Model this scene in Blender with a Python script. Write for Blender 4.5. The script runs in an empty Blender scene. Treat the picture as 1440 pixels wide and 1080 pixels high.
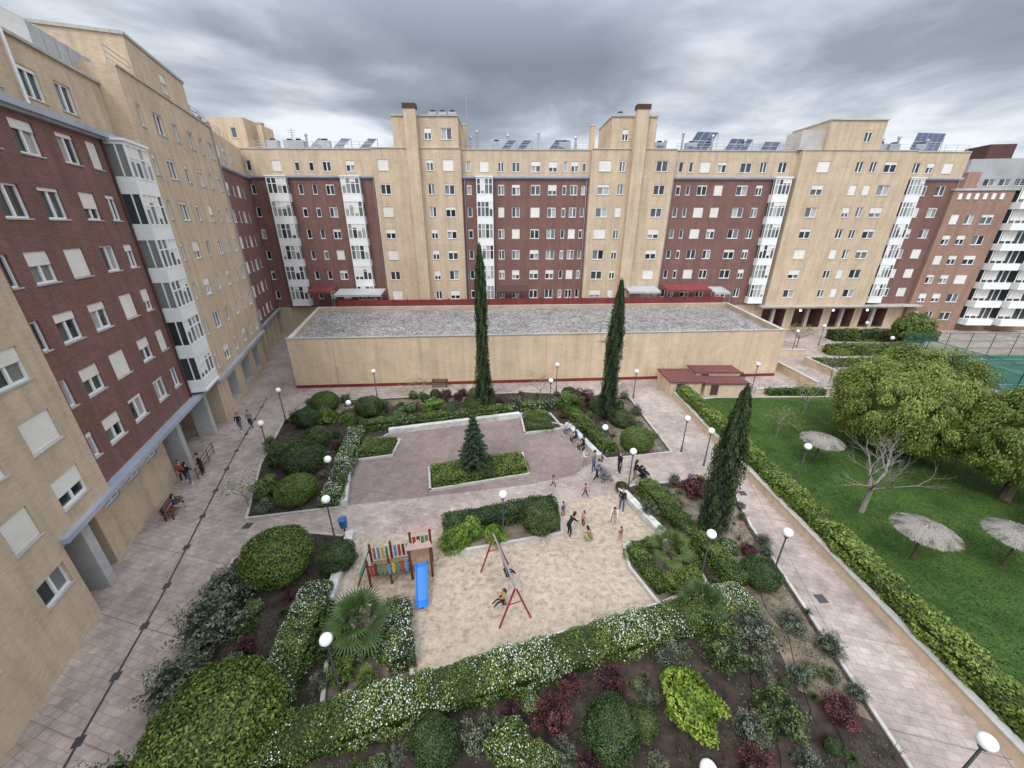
import bpy, math, random
import numpy as np
from mathutils import Vector, Matrix, noise as mnoise
random.seed(7); rng=np.random.default_rng(7)
S=bpy.context.scene
S.view_settings.view_transform='Standard'; S.view_settings.look='None'; S.view_settings.exposure=0
R=math.radians
# ------------------------------------------------------------------ materials
def nmat(name):
    m=bpy.data.materials.new(name); m.use_nodes=True
    nt=m.node_tree; b=nt.nodes['Principled BSDF']
    return m,nt,b
def L(nt,a,b): nt.links.new(a,b)
def ramp(nt,fac,stops):
    r=nt.nodes.new('ShaderNodeValToRGB'); L(nt,fac,r.inputs[0])
    e=r.color_ramp.elements
    while len(e)<len(stops): e.new(.5)
    for i,(p,c) in enumerate(stops):
        e[i].position=p; e[i].color=(c[0],c[1],c[2],1)
    return r.outputs[0]
def noise(nt,vec,scale,detail=4,rough=.6,dist=0):
    n=nt.nodes.new('ShaderNodeTexNoise'); n.inputs['Scale'].default_value=scale
    n.inputs['Detail'].default_value=detail; n.inputs['Roughness'].default_value=rough; n.inputs['Distortion'].default_value=dist
    if vec is not None: L(nt,vec,n.inputs['Vector'])
    return n.outputs['Fac']
def mix(nt,a,b,fac,mode='MIX'):
    n=nt.nodes.new('ShaderNodeMix'); n.data_type='RGBA'; n.blend_type=mode
    if not isinstance(fac,(int,float)): L(nt,fac,n.inputs[0])
    else: n.inputs[0].default_value=fac
    for k,x in ((6,a),(7,b)):
        if isinstance(x,(tuple,list)): n.inputs[k].default_value=(x[0],x[1],x[2],1)
        else: L(nt,x,n.inputs[k])
    return n.outputs[2]
def bump(nt,b,h,strength,dist=.02):
    n=nt.nodes.new('ShaderNodeBump'); n.inputs['Strength'].default_value=strength
    n.inputs['Distance'].default_value=dist
    L(nt,h,n.inputs['Height']); L(nt,n.outputs[0],b.inputs['Normal'])
def sc(c,k): return tuple(min(1,x*k) for x in c)
def M(name,c,var=.15,scale=3,rough=.85,bs=0,bscale=20,big=.12,metal=0,spec=.3):
    m,nt,b=nmat(name)
    tc=nt.nodes.new('ShaderNodeTexCoord').outputs['Object']
    n1=noise(nt,tc,scale,5); n2=noise(nt,tc,.25,3)
    col=ramp(nt,n1,[(.3,sc(c,1-var)),(.7,sc(c,1+var))])
    col=mix(nt,col,ramp(nt,n2,[(.35,(1-big*2,)*3),(.65,(1,1,1))]),1.0,'MULTIPLY')
    L(nt,col,b.inputs['Base Color']); b.inputs['Roughness'].default_value=rough
    b.inputs['Metallic'].default_value=metal
    b.inputs['Specular IOR Level'].default_value=spec
    if bs: bump(nt,b,noise(nt,tc,bscale,4),bs)
    return m
def brickmat(name,c1,c2,mort,bw=.26,rh=.075,stain=.14):
    m,nt,b=nmat(name)
    uv=nt.nodes.new('ShaderNodeTexCoord').outputs['UV']
    br=nt.nodes.new('ShaderNodeTexBrick'); L(nt,uv,br.inputs['Vector'])
    br.inputs['Scale'].default_value=1; br.inputs['Brick Width'].default_value=bw
    br.inputs['Row Height'].default_value=rh; br.inputs['Mortar Size'].default_value=.007
    br.inputs['Mortar Smooth'].default_value=.3
    br.inputs['Color1'].default_value=(*c1,1); br.inputs['Color2'].default_value=(*c2,1); br.inputs['Mortar'].default_value=(*mort,1)
    mp=nt.nodes.new('ShaderNodeMapping'); L(nt,uv,mp.inputs[0]); mp.inputs['Scale'].default_value=(1.3,.13,1)
    n2=noise(nt,mp.outputs[0],1.1,5); n3=noise(nt,uv,.5,6,.7)
    col=mix(nt,br.outputs['Color'],ramp(nt,n2,[(.3,(1-stain*1.5,)*3),(.6,(1.02,)*3)]),1.0,'MULTIPLY')
    col=mix(nt,col,ramp(nt,n3,[(.3,(.84,.83,.82)),(.65,(1.03,1.03,1.03))]),1.0,'MULTIPLY')
    L(nt,col,b.inputs['Base Color']); b.inputs['Roughness'].default_value=.9
    b.inputs['Specular IOR Level'].default_value=.2
    bump(nt,b,br.outputs['Fac'],-.25,.008)
    return m
RED=brickmat('red_brick',(.225,.108,.088),(.17,.08,.068),(.27,.205,.175))
TAN=brickmat('tan_brick',(.63,.485,.335),(.54,.41,.275),(.52,.44,.35))
ORB=brickmat('orange_brick',(.34,.2,.14),(.28,.16,.115),(.4,.31,.25))
WHT=M('white_frame',(.8,.8,.78),.03,5,.45,big=.04)
BLI=M('roller_blind',(.76,.72,.65),.03,2,.6,big=.06)
COR=M('ledge_paint',(.38,.40,.455),.08,3,.6)
CON=M('concrete',(.48,.455,.41),.15,4,.9,.2,30)
DRK=M('dark_interior',(.03,.03,.03),.1)
ROOFM=M('roof_membrane',(.3,.29,.28),.15)
METG=M('grey_metal',(.42,.43,.45),.08,3,.4,metal=.6)
DKM=M('dark_cap',(.1,.05,.045),.1)
GREY=M('grey_render',(.44,.435,.425),.1,3)
def glassmat():
    m,nt,b=nmat('window_glass')
    a=nt.nodes.new('ShaderNodeAttribute'); a.attribute_name='tint'
    col=ramp(nt,a.outputs['Fac'],[(0,(.015,.02,.024)),(.6,(.05,.06,.065)),(.8,(.2,.2,.19)),(1,(.5,.48,.44))])
    L(nt,col,b.inputs['Base Color']); b.inputs['Roughness'].default_value=.06
    b.inputs['Specular IOR Level'].default_value=.6
    return m
GLS=glassmat()
BM=[RED,TAN,WHT,GLS,BLI,COR,DRK,CON,ROOFM,METG,DKM,GREY,ORB]
(iRED,iTAN,iWHT,iGLS,iBLI,iCOR,iDRK,iCON,iROOF,iMET,iDKM,iGREY,iORB)=range(13)
# ------------------------------------------------------------------ mesh builder
def empty(name):
    o=bpy.data.objects.new(name,None); S.collection.objects.link(o); o.empty_display_size=.2; return o
class MB:
    def __init__(s): s.v=[];s.f=[];s.m=[];s.uv=[];s.t=[]
    def face(s,pts,mi=0,uvs=None,t=.5):
        n=len(s.v); s.v.extend([tuple(p) for p in pts]); s.f.append(tuple(range(n,n+len(pts)))); s.m.append(mi)
        s.uv.append(uvs if uvs else [(p[0]+p[1],p[2]) for p in pts]); s.t.append(t)
    def fbox(s,fr,s0,s1,o0,o1,z0,z1,mi=0,t=.5,skip=''):
        P=lambda a,b,c: fr(a,b,c)
        c=[(s0,o0,z0),(s1,o0,z0),(s1,o1,z0),(s0,o1,z0),(s0,o0,z1),(s1,o0,z1),(s1,o1,z1),(s0,o1,z1)]
        F={'b':(3,2,1,0),'t':(4,5,6,7),'k':(0,1,5,4),'f':(2,3,7,6),'l':(3,0,4,7),'r':(1,2,6,5)}
        for k,q in F.items():
            if k in skip: continue
            pts=[c[i] for i in q]
            if k in 'bt': uv=[(p[0],p[1]) for p in pts]
            elif k in 'kf': uv=[(p[0],p[2]) for p in pts]
            else: uv=[(p[1],p[2]) for p in pts]
            s.face([P(*p) for p in pts],mi,uv,t)
    def tube(s,pts,rad,mi=0,n=8,cap=True):
        pts=[Vector(p) for p in pts]
        if not isinstance(rad,(list,tuple)): rad=[rad]*len(pts)
        rings=[]
        for i,p in enumerate(pts):
            a=pts[max(0,i-1)];b=pts[min(len(pts)-1,i+1)]
            d=(b-a).normalized() if (b-a).length>1e-6 else Vector((0,0,1))
            u=d.cross(Vector((0,0,1))) 
            if u.length<.05: u=d.cross(Vector((0,1,0)))
            u.normalize(); w=d.cross(u)
            n0=len(s.v)
            for k in range(n):
                an=2*math.pi*k/n
                s.v.append(tuple(p+(u*math.cos(an)+w*math.sin(an))*rad[i]))
            rings.append(n0)
        for i in range(len(rings)-1):
            for k in range(n):
                k2=(k+1)%n
                s.f.append((rings[i]+k,rings[i]+k2,rings[i+1]+k2,rings[i+1]+k)); s.m.append(mi)
                s.uv.append([(k/n,i),((k+1)/n,i),((k+1)/n,i+1),(k/n,i+1)]); s.t.append(.5)
        if cap:
            for r0 in (rings[0],rings[-1]):
                s.f.append(tuple(r0+k for k in range(n))); s.m.append(mi); s.uv.append([(0,0)]*n); s.t.append(.5)
    def ball(s,c,r,mi=0,n=14,m=9,sx=1,sy=1,sz=1,zmin=-2):
        n0=len(s.v)
        for j in range(m+1):
            th=math.pi*j/m
            for k in range(n):
                ph=2*math.pi*k/n
                s.v.append((c[0]+r*sx*math.sin(th)*math.cos(ph),c[1]+r*sy*math.sin(th)*math.sin(ph),c[2]+r*sz*max(zmin,math.cos(th))))
        for j in range(m):
            for k in range(n):
                k2=(k+1)%n
                s.f.append((n0+j*n+k,n0+j*n+k2,n0+(j+1)*n+k2,n0+(j+1)*n+k)); s.m.append(mi); s.uv.append([(0,0)]*4); s.t.append(.5)
    def build(s,name,mats,parent=None,smooth=False,link=True):
        me=bpy.data.meshes.new(name); me.from_pydata(s.v,[],s.f)
        for m in mats: me.materials.append(m)
        me.polygons.foreach_set('material_index',s.m)
        if smooth: me.polygons.foreach_set('use_smooth',[True]*len(s.f))
        uvl=me.uv_layers.new(name='UVMap'); flat=[]
        tl=[]
        for uv,t in zip(s.uv,s.t):
            for u in uv: flat.extend(u); tl.append(t)
        uvl.data.foreach_set('uv',flat)
        at=me.attributes.new('tint','FLOAT','CORNER'); at.data.foreach_set('value',tl)
        me.update()
        if not link: return me
        o=bpy.data.objects.new(name,me); S.collection.objects.link(o)
        if parent: o.parent=parent
        return o
def frame(P,ang):
    d=(math.cos(ang),math.sin(ang)); n=(d[1],-d[0])
    return lambda s,o,z:(P[0]+d[0]*s+n[0]*o,P[1]+d[1]*s+n[1]*o,z)
W0=lambda x,y,z:(x,y,z)
def inst(name,me,loc,rz=0,scale=(1,1,1),parent=None):
    o=bpy.data.objects.new(name,me); S.collection.objects.link(o)
    o.location=loc; o.rotation_euler=(0,0,rz); o.scale=scale if hasattr(scale,'__len__') else (scale,)*3
    if parent: o.parent=parent
    return o
# ------------------------------------------------------------------ buildings
def wall(mb,fr,off,s0,s1,z0,z1,mi,holes=()):
    hs=[h for h in holes if h[0]-h[2]/2>s0 and h[0]+h[2]/2<s1 and h[1]-h[3]/2>z0 and h[1]+h[3]/2<z1]
    ss=sorted(set([s0,s1]+[round(h[0]-h[2]/2,4) for h in hs]+[round(h[0]+h[2]/2,4) for h in hs]))
    zs=sorted(set([z0,z1]+[round(h[1]-h[3]/2,4) for h in hs]+[round(h[1]+h[3]/2,4) for h in hs]))
    for i in range(len(ss)-1):
        a,b=ss[i],ss[i+1]; run=None
        sm=(a+b)/2
        hh=[h for h in hs if abs(sm-h[0])<h[2]/2]
        for j in range(len(zs)-1):
            c,d=zs[j],zs[j+1]; zm=(c+d)/2
            if any(abs(zm-h[1])<h[3]/2 for h in hh):
                if run is not None:
                    mb.face([fr(a,off,run),fr(b,off,run),fr(b,off,c),fr(a,off,c)],mi,[(a,run),(b,run),(b,c),(a,c)]); run=None
            elif run is None: run=c
        if run is not None:
            d=zs[-1]; mb.face([fr(a,off,run),fr(b,off,run),fr(b,off,d),fr(a,off,d)],mi,[(a,run),(b,run),(b,d),(a,d)])
def window(mb,fr,off,sc_,zc,w,h,mi,blind=None):
    a,b,c,d=sc_-w/2,sc_+w/2,zc-h/2,zc+h/2; dp=.22
    for q in ([(a,off,c),(b,off,c),(b,off-dp,c),(a,off-dp,c)],[(a,off,d),(a,off-dp,d),(b,off-dp,d),(b,off,d)],
              [(a,off,c),(a,off-dp,c),(a,off-dp,d),(a,off,d)],[(b,off,c),(b,off,d),(b,off-dp,d),(b,off-dp,c)]):
        mb.face([fr(*p) for p in q],mi,[(p[0]+p[1],p[2]) for p in q])
    k=2 if w>.8 else 1
    for i in range(k):
        x0=a+(b-a)*i/k; x1=a+(b-a)*(i+1)/k
        t=random.choice([0,.1,.3,.5,.6,.75,.9])
        mb.face([fr(x0,off-.17,c),fr(x1,off-.17,c),fr(x1,off-.17,d),fr(x0,off-.17,d)],iGLS,t=t)
    fw=.085
    mb.fbox(fr,a,b,off-.165,off-.09,c,c+fw,iWHT); mb.fbox(fr,a,b,off-.165,off-.09,d-fw,d,iWHT)
    mb.fbox(fr,a,a+fw,off-.164,off-.089,c+fw,d-fw,iWHT); mb.fbox(fr,b-fw,b,off-.164,off-.089,c+fw,d-fw,iWHT)
    if k==2: mb.fbox(fr,(a+b)/2-.06,(a+b)/2+.06,off-.162,off-.087,c+fw,d-fw,iWHT)
    mb.fbox(fr,a-.06,b+.06,off-.078,off+.05,c-.06,c+.004,iCON)
    if blind is None:
        blind=random.choice([0,0,.12,.15,.3,.45,.6,1,1]) if w>.8 else random.choice([0,0,.2])
    if blind>0:
        z=d-(h-.02)*blind
        mb.fbox(fr,a+.02,b-.02,off-.084,off-.06,z,d-.003,iBLI)
        nz=int((d-z)/.16)
        for i in range(nz): mb.fbox(fr,a+.02,b-.02,off-.059,off-.053,z+.02+i*.16,z+.135+i*.16,iBLI)
def sect(wl,wn,fr,off,s0,s1,z0,z1,mi,cols,rows,depth=12,blind=None,topcap=True,h=1.4):
    holes=[]
    for cdef in cols:
        s_,w=cdef[0],cdef[1]
        for r in rows:
            if z0<r-h/2 and r+h/2<z1: holes.append((s_,r,w,h if w>.8 else h*.95))
    wall(wl,fr,off,s0,s1,z0,z1,mi,holes)
    for q in holes: 
        if q[0]-q[2]/2>s0 and q[0]+q[2]/2<s1: window(wn,fr,off,*q,mi,blind)
    wl.fbox(fr,s0,s1,-depth,off,z0,z1,mi,skip='fb' if topcap else 'fbt')
def cornice(mb,fr,s0,s1,o,z,h=.22,p=.3,mi=iCOR):
    mb.fbox(fr,s0,s1,o-.05,o+p,z,z+h,mi)
    mb.fbox(fr,s0,s1,o-.05,o+p*.55,z-.14,z-.002,mi)
def bay(mb,fr,off,s0,s1,z0,fh,nf,p=.9):
    o1=off+p
    for i in range(nf):
        z=z0+i*fh
        mb.fbox(fr,s0,s1,off-.1,o1,z,z+fh*.26,iWHT)
        mb.fbox(fr,s0+.05,s1-.05,off-.1,o1+.03,z+fh*.26,z+fh*.295,iWHT)
        mb.fbox(fr,s0,s1,off-.1,o1,z+fh*.93,z+fh,iWHT)
        zt=z+fh*.93; zb=z+fh*.295
        n=4
        for k in range(n):
            x0=s0+.04+(s1-s0-.08)*k/n; x1=s0+.04+(s1-s0-.08)*(k+1)/n
            mb.face([fr(x0,o1-.08,zb),fr(x1,o1-.08,zb),fr(x1,o1-.08,zt),fr(x0,o1-.08,zt)],iGLS,t=random.choice([.3,.5,.7,.85,.9]))
            if random.random()<.45:
                hh=random.choice([.25,.5,.8]); mb.fbox(fr,x0+.05,x1-.05,o1-.075,o1-.06,zt-(zt-zb)*hh,zt,iBLI)
        for k in range(n+1):
            x=s0+(s1-s0)*k/n; x=min(max(x,s0+.06),s1-.06)
            mb.fbox(fr,x-.06,x+.06,o1-.1,o1-.01,zb,zt,iWHT)
        mb.fbox(fr,s0+.05,s1-.05,o1-.1,o1-.02,zb+(zt-zb)*.62,zb+(zt-zb)*.62+.08,iWHT)
        for sx in (s0+.04,s1-.04):
            mb.face([fr(sx,off,zb),fr(sx,o1-.08,zb),fr(sx,o1-.08,zt),fr(sx,off,zt)],iGLS,t=random.choice([.2,.5,.8]))
            mb.fbox(fr,sx-.03,sx+.03,off+p*.45,off+p*.53,zb,zt,iWHT)
    zt=z0+nf*fh
    mb.fbox(fr,s0-.1,s1+.1,off-.1,o1+.1,zt,zt+.15,iWHT)
    mb.fbox(fr,s0-.03,s1+.03,off-.1,o1+.05,z0-.18,z0-.002,iWHT)
def rail(mb,fr,s0,s1,o,z,h=1.0,step=1.6,mi=iMET):
    n=max(1,int((s1-s0)/step))
    for k in range(n+1):
        x=s0+(s1-s0)*k/n; mb.tube([fr(x,o,z),fr(x,o,z+h)],.03,mi,5)
    for zz in (z+h,z+h*.66,z+h*.33): mb.tube([fr(s0,o,zz),fr(s1,o,zz)],.025,mi,5)
def vent(mb,fr,s,o,z,h,r=.18):
    mb.tube([fr(s,o,z),fr(s,o,z+h)],r,iMET,8); mb.tube([fr(s,o,z+h+.02),fr(s,o,z+h+.3)],[r*1.7,r*1.2],iMET,8)
def hvac(mb,fr,s,o,z,w=1.6,h=1.2):
    mb.fbox(fr,s,s+w,o-.8,o,z+.2,z+.2+h,iMET); mb.fbox(fr,s+.1,s+w-.1,o-.7,o-.1,z,z+.199,iDRK)
    mb.tube([fr(s+w/2,o-.4,z+.2+h),fr(s+w/2,o-.4,z+.4+h)],.38,iDRK,10)
def antenna(mb,fr,s,o,z,h):
    mb.tube([fr(s,o,z),fr(s,o,z+h)],.05,iMET,6)
    for k in range(5): mb.tube([fr(s-.6+.08*k,o,z+h-.2-k*.3),fr(s+.6-.08*k,o,z+h-.2-k*.3)],.025,iMET,4)

# ---- back block
FB=frame((-40,61.9),math.atan2(.0279,.9996))
bk=empty('apartment_building')
wl,wn,by,rf=MB(),MB(),MB(),MB()
rows=[6.35+3.03*k for k in range(7)]
ZC,ZT=23.05,26.6
def redsec(s0,s1,cols,bays):
    topc=[c for c in cols]+[((b[0]+b[1])/2,1.3) for b in bays]
    sect(wl,wn,FB,0,s0,s1,4.4,ZC,iRED,cols,rows[:6],topcap=False)
    sect(wl,wn,FB,-.15,s0,s1,ZC,ZT,iTAN,topc,rows[6:])
    cornice(wl,FB,s0+.002,s1-.002,0,ZC)
    wl.fbox(FB,s0+.002,s1-.002,-.3,-.05,ZT,ZT+.12,iCON)
    for b in bays: bay(by,FB,0,b[0],b[1],4.9,3.03,6)
    for x in (s0+.35,s1-.35): rf.tube([FB(x,.1,ZC),FB(x,.1,4.4)],.06,iMET,6)
redsec(-3,20.2,[(2.4,.7),(9.2,.7),(11.2,.7),(13.4,1.2)],[(4.9,7.7),(15.4,18.1)])
redsec(32.7,51.4,[(33.7,.7),(38.4,.9),(40.6,1.2),(43.5,1.4),(46,1.3),(47.8,.6),(49.2,1.1),(50.6,.6)],[(34.8,37.2)])
redsec(63.6,82,[(64.9,.7),(66.4,.6),(68.5,1.5),(71,1.3),(74.6,1.7),(77.2,1.0)],[(78.9,81.3)])
redsec(99,108,[(102.6,1.1),(105.3,1.5)],[(99.3,101.5)])
def tower(s0,s1,t0,t1,zt,cols,ch=None):
    sect(wl,wn,FB,.8,s0,s1,4.4,ZT,iTAN,cols,rows)
    wl.fbox(FB,s0+.002,s1-.002,.6,.9,ZT,ZT+.12,iCON)
    up=[c for c in cols if t0+.8<c[0]<t1-.8]
    sect(wl,wn,FB,.75,t0,t1,ZT+.121,zt,iTAN,up,[ZT+1.75],depth=7)
    wl.fbox(FB,t0-.1,t1+.1,-7.1,.9,zt,zt+.16,iCON)
    if ch: 
        wl.fbox(FB,ch[0],ch[1],.7,1.7,4.4,zt+.7,iTAN); wl.fbox(FB,ch[0]-.1,ch[1]+.1,.6,1.8,zt+.7,zt+1.25,iDKM)
tower(20.2,32.7,23.5,32.5,30.4,[(21.7,1.5),(28.3,1.0),(30.9,1.5)],(25.4,27.0))
tower(51.4,63.6,53.9,60.2,30.5,[(53.4,1.8),(55.9,.9),(61.7,1.7)],(57.0,58.7))
tower(82,99,85.0,93.1,30.3,[(85.5,1.8),(90.9,1.1),(93.0,1.0),(95.6,1.9)])
wl.fbox(FB,81.5,85,-3,.3,ZT+.13,29.2,iCON)
sect(wl,wn,FB,-.5,-3,2.9,ZT+.13,30.4,iTAN,[(1.2,.8)],[28.6],depth=8)
gh=[(84.5,2.0,4,3.2),(90.5,2.0,5,3.2),(96.5,2.0,4,3.2),(102,2.0,4.4,3.2)]
wall(wl,FB,-.1,-3,108,0,4.4,iTAN,gh)
for (s_,z_,w_,h_) in gh:
    wl.fbox(FB,s_-w_/2,s_+w_/2,-3.2,-.1,z_-h_/2,z_+h_/2,iRED,skip='f')
    wl.fbox(FB,s_-.25,s_+.25,-.6,-.1,.4,3.6,iCON)
wl.fbox(FB,-3,108,-12,-.1,0,4.4,iTAN,skip='fbt')
wl.fbox(FB,81,108.2,-.1,1.6,4.15,4.39,iCON)
for a,b in ((3.5,20),(33,51),(64,81.5),(93.5,107.8)): rail(rf,FB,a,b,-.6,ZT)
for s_ in (9,10.2,19,27.8,34,35,39.5,44,49.5,52,63,65.5,70,75,94.5,96,98.5,103): vent(rf,FB,s_,-2.5,ZT,1.2+random.random()*1.4,.16)
for s_ in (4.6,7,8.3,12,37,47,61.2,66,82.5,95,97,101): hvac(rf,FB,s_,-2.0,ZT)
for s_ in (3.6,32.9,51.6,60.6): rf.fbox(FB,s_,s_+.7,-3,-2.2,ZT,ZT+3.4,iTAN); rf.fbox(FB,s_-.05,s_+.75,-3.05,-2.15,ZT+3.4,ZT+3.6,iCON)
for s_ in (28.2,29.6,31,61.6,55.2): hvac(rf,FB,s_,-2.0,30.57 if s_<60 and s_>50 or s_<33 else ZT,1.1,.8)
antenna(rf,FB,33.6,-2,ZT,8); antenna(rf,FB,8,-3,ZT,3); antenna(rf,FB,70,-3,ZT,2.6); antenna(rf,FB,60,-3,30.5,1.8)
wl.build('walls',BM,bk); wn.build('windows',BM,bk); by.build('glazed_bays',BM,bk); rf.build('rooftop_equipment',BM,bk)
SOL=M('solar_cell',(.02,.035,.085),.1,6,.25,spec=.5)
def solar(s0,w,up):
    o=empty('solar_panel'); mb=MB()
    a=Vector(FB(s0,-1.6,ZT+.4)); e1=Vector(FB(s0+w,-1.6-.12*w,ZT+.4))-a; e2=Vector(FB(s0+up*.6,-1.6-up*.5,ZT+.4+up*.72))-a
    n=e1.cross(e2).normalized()*.05
    nx=max(1,int(w/1.0))
    mb.face([a-n,a+e1-n,a+e1+e2-n,a+e2-n],1)
    for i in range(nx):
        for j in range(2):
            p=a+e1*((i+.03)/nx)+e2*((j+.03)/2); q1=e1*(.94/nx); q2=e2*(.94/2)
            mb.face([p+n*.1,p+q1+n*.1,p+q1+q2+n*.1,p+q2+n*.1],0)
    mb.face([a,a+e1,a+e1+e2,a+e2],1)
    for c in (a,a+e1,a+e2,a+e1+e2): mb.tube([c,(c[0],c[1],ZT)],.05,1,5)
    mb.tube([a+e2,a],.04,1,5); mb.tube([a+e1+e2,a+e1],.04,1,5)
    mb.build('panel',[SOL,METG],o)
for s0,w,u in [(10.8,1.2,1.9),(14.2,1.2,1.9),(18,1.2,1.9),(38.5,1.2,1.7),(40.8,1.2,1.7),(45.5,2.2,1.8),(65.8,3.4,3.7),(71.6,3.6,2.3),(77,2.6,1.7),(99.8,5.0,3.8)]: solar(s0,w,u)

# ---- left block
FL=frame((-19.3,12.1),math.atan2(.9367,-.350))
lf=empty('apartment_building')
wl,wn,by,rf=MB(),MB(),MB(),MB()
rA=[5.85+2.77*k for k in range(6)]; rB=[6.45+2.77*k for k in range(6)]
sect(wl,wn,FL,.35,-16,3.7,4.3,24.9,iTAN,[(1.75,1.7),(-1.1,1.3),(-4.5,1.6),(-8,1.4),(-12,1.4)],rA+[22.9])
holes=[(-1.1,3.0,1.5,1.1),(-5,3.0,1.5,1.1)]
wall(wl,FL,.349,-16,0,0,4.298,iTAN,holes)
for q in holes: window(wn,FL,.349,*q,iTAN,0)
wl.fbox(FL,-.4,0,-3,.349,0,4.298,iTAN,skip='f')
sect(wl,wn,FL,0,3.7,15.7,4.3,21.5,iRED,[(4.6,.5),(6.5,1.5),(9.1,1.5),(12.1,1.4),(14.4,1.0)],rB,topcap=True)
sect(wl,wn,FL,-.5,3.7,19.5,21.5,24.9,iTAN,[(6.5,1.3),(9.3,1.2),(12.2,1.4),(14.8,1.4)],[23.1])
cornice(wl,FL,3.7,19,0,21.45,.3,.4)
cornice(wl,FL,0.0,19,.05,4.1,.25,.55)
wl.fbox(FL,3.7,19.5,-.9,-.35,24.9,25.05,iCON); wl.fbox(FL,-16,3.7,-.2,.45,24.9,25.05,iCON)
wl.fbox(FL,15.7,19,-10,0,4.3,21.5,iRED)
bay(by,FL,0,15.9,18.9,4.75,2.77,6,1.0)
rC=[5.65+3.0*k for k in range(7)]
sect(wl,wn,FL,.7,19.0,37,4.3,26.0,iTAN,[(20.6,.6),(23.5,1.5),(26.6,.8),(29.9,1.3),(32.6,.8),(35.4,1.3)],rC)
sect(wl,wn,FL,.4,22.6,33,26.0,28.7,iTAN,[(28,1.2)],[27.3],depth=8)
wl.fbox(FL,22.5,33.1,-8,.5,28.7,28.9,iCON); wl.fbox(FL,19,37,.3,.8,26,26.12,iCON)
cornice(wl,FL,19.0,37,.7,4.1,.25,.3)
sect(wl,wn,FL,0,37,53,4.3,22.9,iRED,[(38.6,1.0),(41,1.4),(43.6,.8),(46,1.4),(48.5,.7)],rC[:6])
sect(wl,wn,FL,-.2,37,53,22.9,26.5,iTAN,[(39,1.0),(41.5,1.4),(44,1.2),(47,1.2)],[24.6])
cornice(wl,FL,37,53,0,22.85); cornice(wl,FL,37,53,.0,4.1,.25,.3)
gw=[(5.0,3.1,1.3,.6),(7.2,3.1,1.3,.6),(9.4,3.1,1.3,.6)]
wall(wl,FL,-.5,3.4,11,0,4.3,iTAN,gw)
for q in gw: window(wn,FL,-.5,*q,iTAN,0)
wl.fbox(FL,0,3.4,-4,-3.2,0,4.3,iRED); wl.fbox(FL,3.39,3.4,-3.2,-.5,0,4.3,iTAN)
wl.fbox(FL,11,20,-4,-3.2,0,4.3,iGREY); wl.fbox(FL,11,11.01,-3.2,-.5,0,4.3,iTAN)
wl.fbox(FL,0,20,-3.2,0,4.0,4.09,iCON)
for a in (1.6,12.2,17.6): wl.fbox(FL,a,a+.55,-1.2,-.02,0,3.98,iGREY)
for a in (.6,12.9,15):
    wl.fbox(FL,a,a+1.2,-3.19,-3.1,.0,2.3,iDRK); wl.fbox(FL,a+.08,a+1.12,-3.09,-3.05,.08,2.2,iMET)
gh=[(24,1.9,2.6,2.6),(29,1.9,3,2.6),(33.5,1.9,2.4,2.6)]
wall(wl,FL,.3,20,37,0,4.09,iTAN,gh)
for (s_,z_,w_,h_) in gh: wl.fbox(FL,s_-w_/2,s_+w_/2,-3,.3,z_-h_/2,z_+h_/2,iGREY,skip='f')
wl.fbox(FL,19.99,20,-3.2,.3,0,4.09,iTAN)
for a in (37.4,40.5,43.6,46.7,49.8): wl.fbox(FL,a,a+.8,-1,-.05,0,4.09,iTAN)
wl.fbox(FL,37,53,-4,-3.2,0,4.3,iGREY); wl.fbox(FL,37,37.01,-3.2,.3,0,4.09,iTAN)
rail(rf,FL,5,13.6,-1.6,25.05,1.1); rail(rf,FL,33.2,37,.4,26.1); rail(rf,FL,37.2,49,-.5,26.5); rail(rf,FL,19.2,22.4,.3,26.1)
for s_ in (35,39,43,45.5): hvac(rf,FL,s_,-1.5,26.5)
for s_ in (38,41,44.5,47): vent(rf,FL,s_,-2,26.5,1.8)
hvac(rf,FL,12,-2.6,24.95,1.2,.9)
antenna(rf,FL,42,-3,26.5,3)
# sheet-clad rooftop plant room with sloping top
cg=MB()
def wedge(fr,s0,s1,o0,o1,z0,z1,z2,mi):
    for sx in (s0,s1): cg.face([fr(sx,o0,z0),fr(sx,o1,z0),fr(sx,o1,z1),fr(sx,o0,z2)],mi,t=.8)
    cg.face([fr(s0,o1,z0),fr(s1,o1,z0),fr(s1,o1,z1),fr(s0,o1,z1)],mi,t=.8)
    cg.face([fr(s0,o1,z1),fr(s1,o1,z1),fr(s1,o0,z2),fr(s0,o0,z2)],mi,t=.7)
wedge(FL,15.2,21.8,-5,-1.2,24.95,26.6,28.4,iGREY)
for k in range(7):
    x=15.25+k*1.08; cg.tube([FL(x,-1.17,24.95),FL(x,-1.17,26.63),FL(x,-5,28.43)],.025,iCON,4)
cg.build('rooftop_plant_room',BM,lf)
rf.tube([FL(11,-.3,25),FL(11,-.35,21.7)],.07,iWHT,6); rf.tube([FL(36.8,.8,26),FL(36.8,.8,4.3)],.07,iMET,6); rf.tube([FL(15.5,.1,21.4),FL(15.5,.1,4.4)],.06,iDKM,6)
wl.build('walls',BM,lf); wn.build('windows',BM,lf); by.build('glazed_bays',BM,lf); rf.build('rooftop_equipment',BM,lf)

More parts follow.
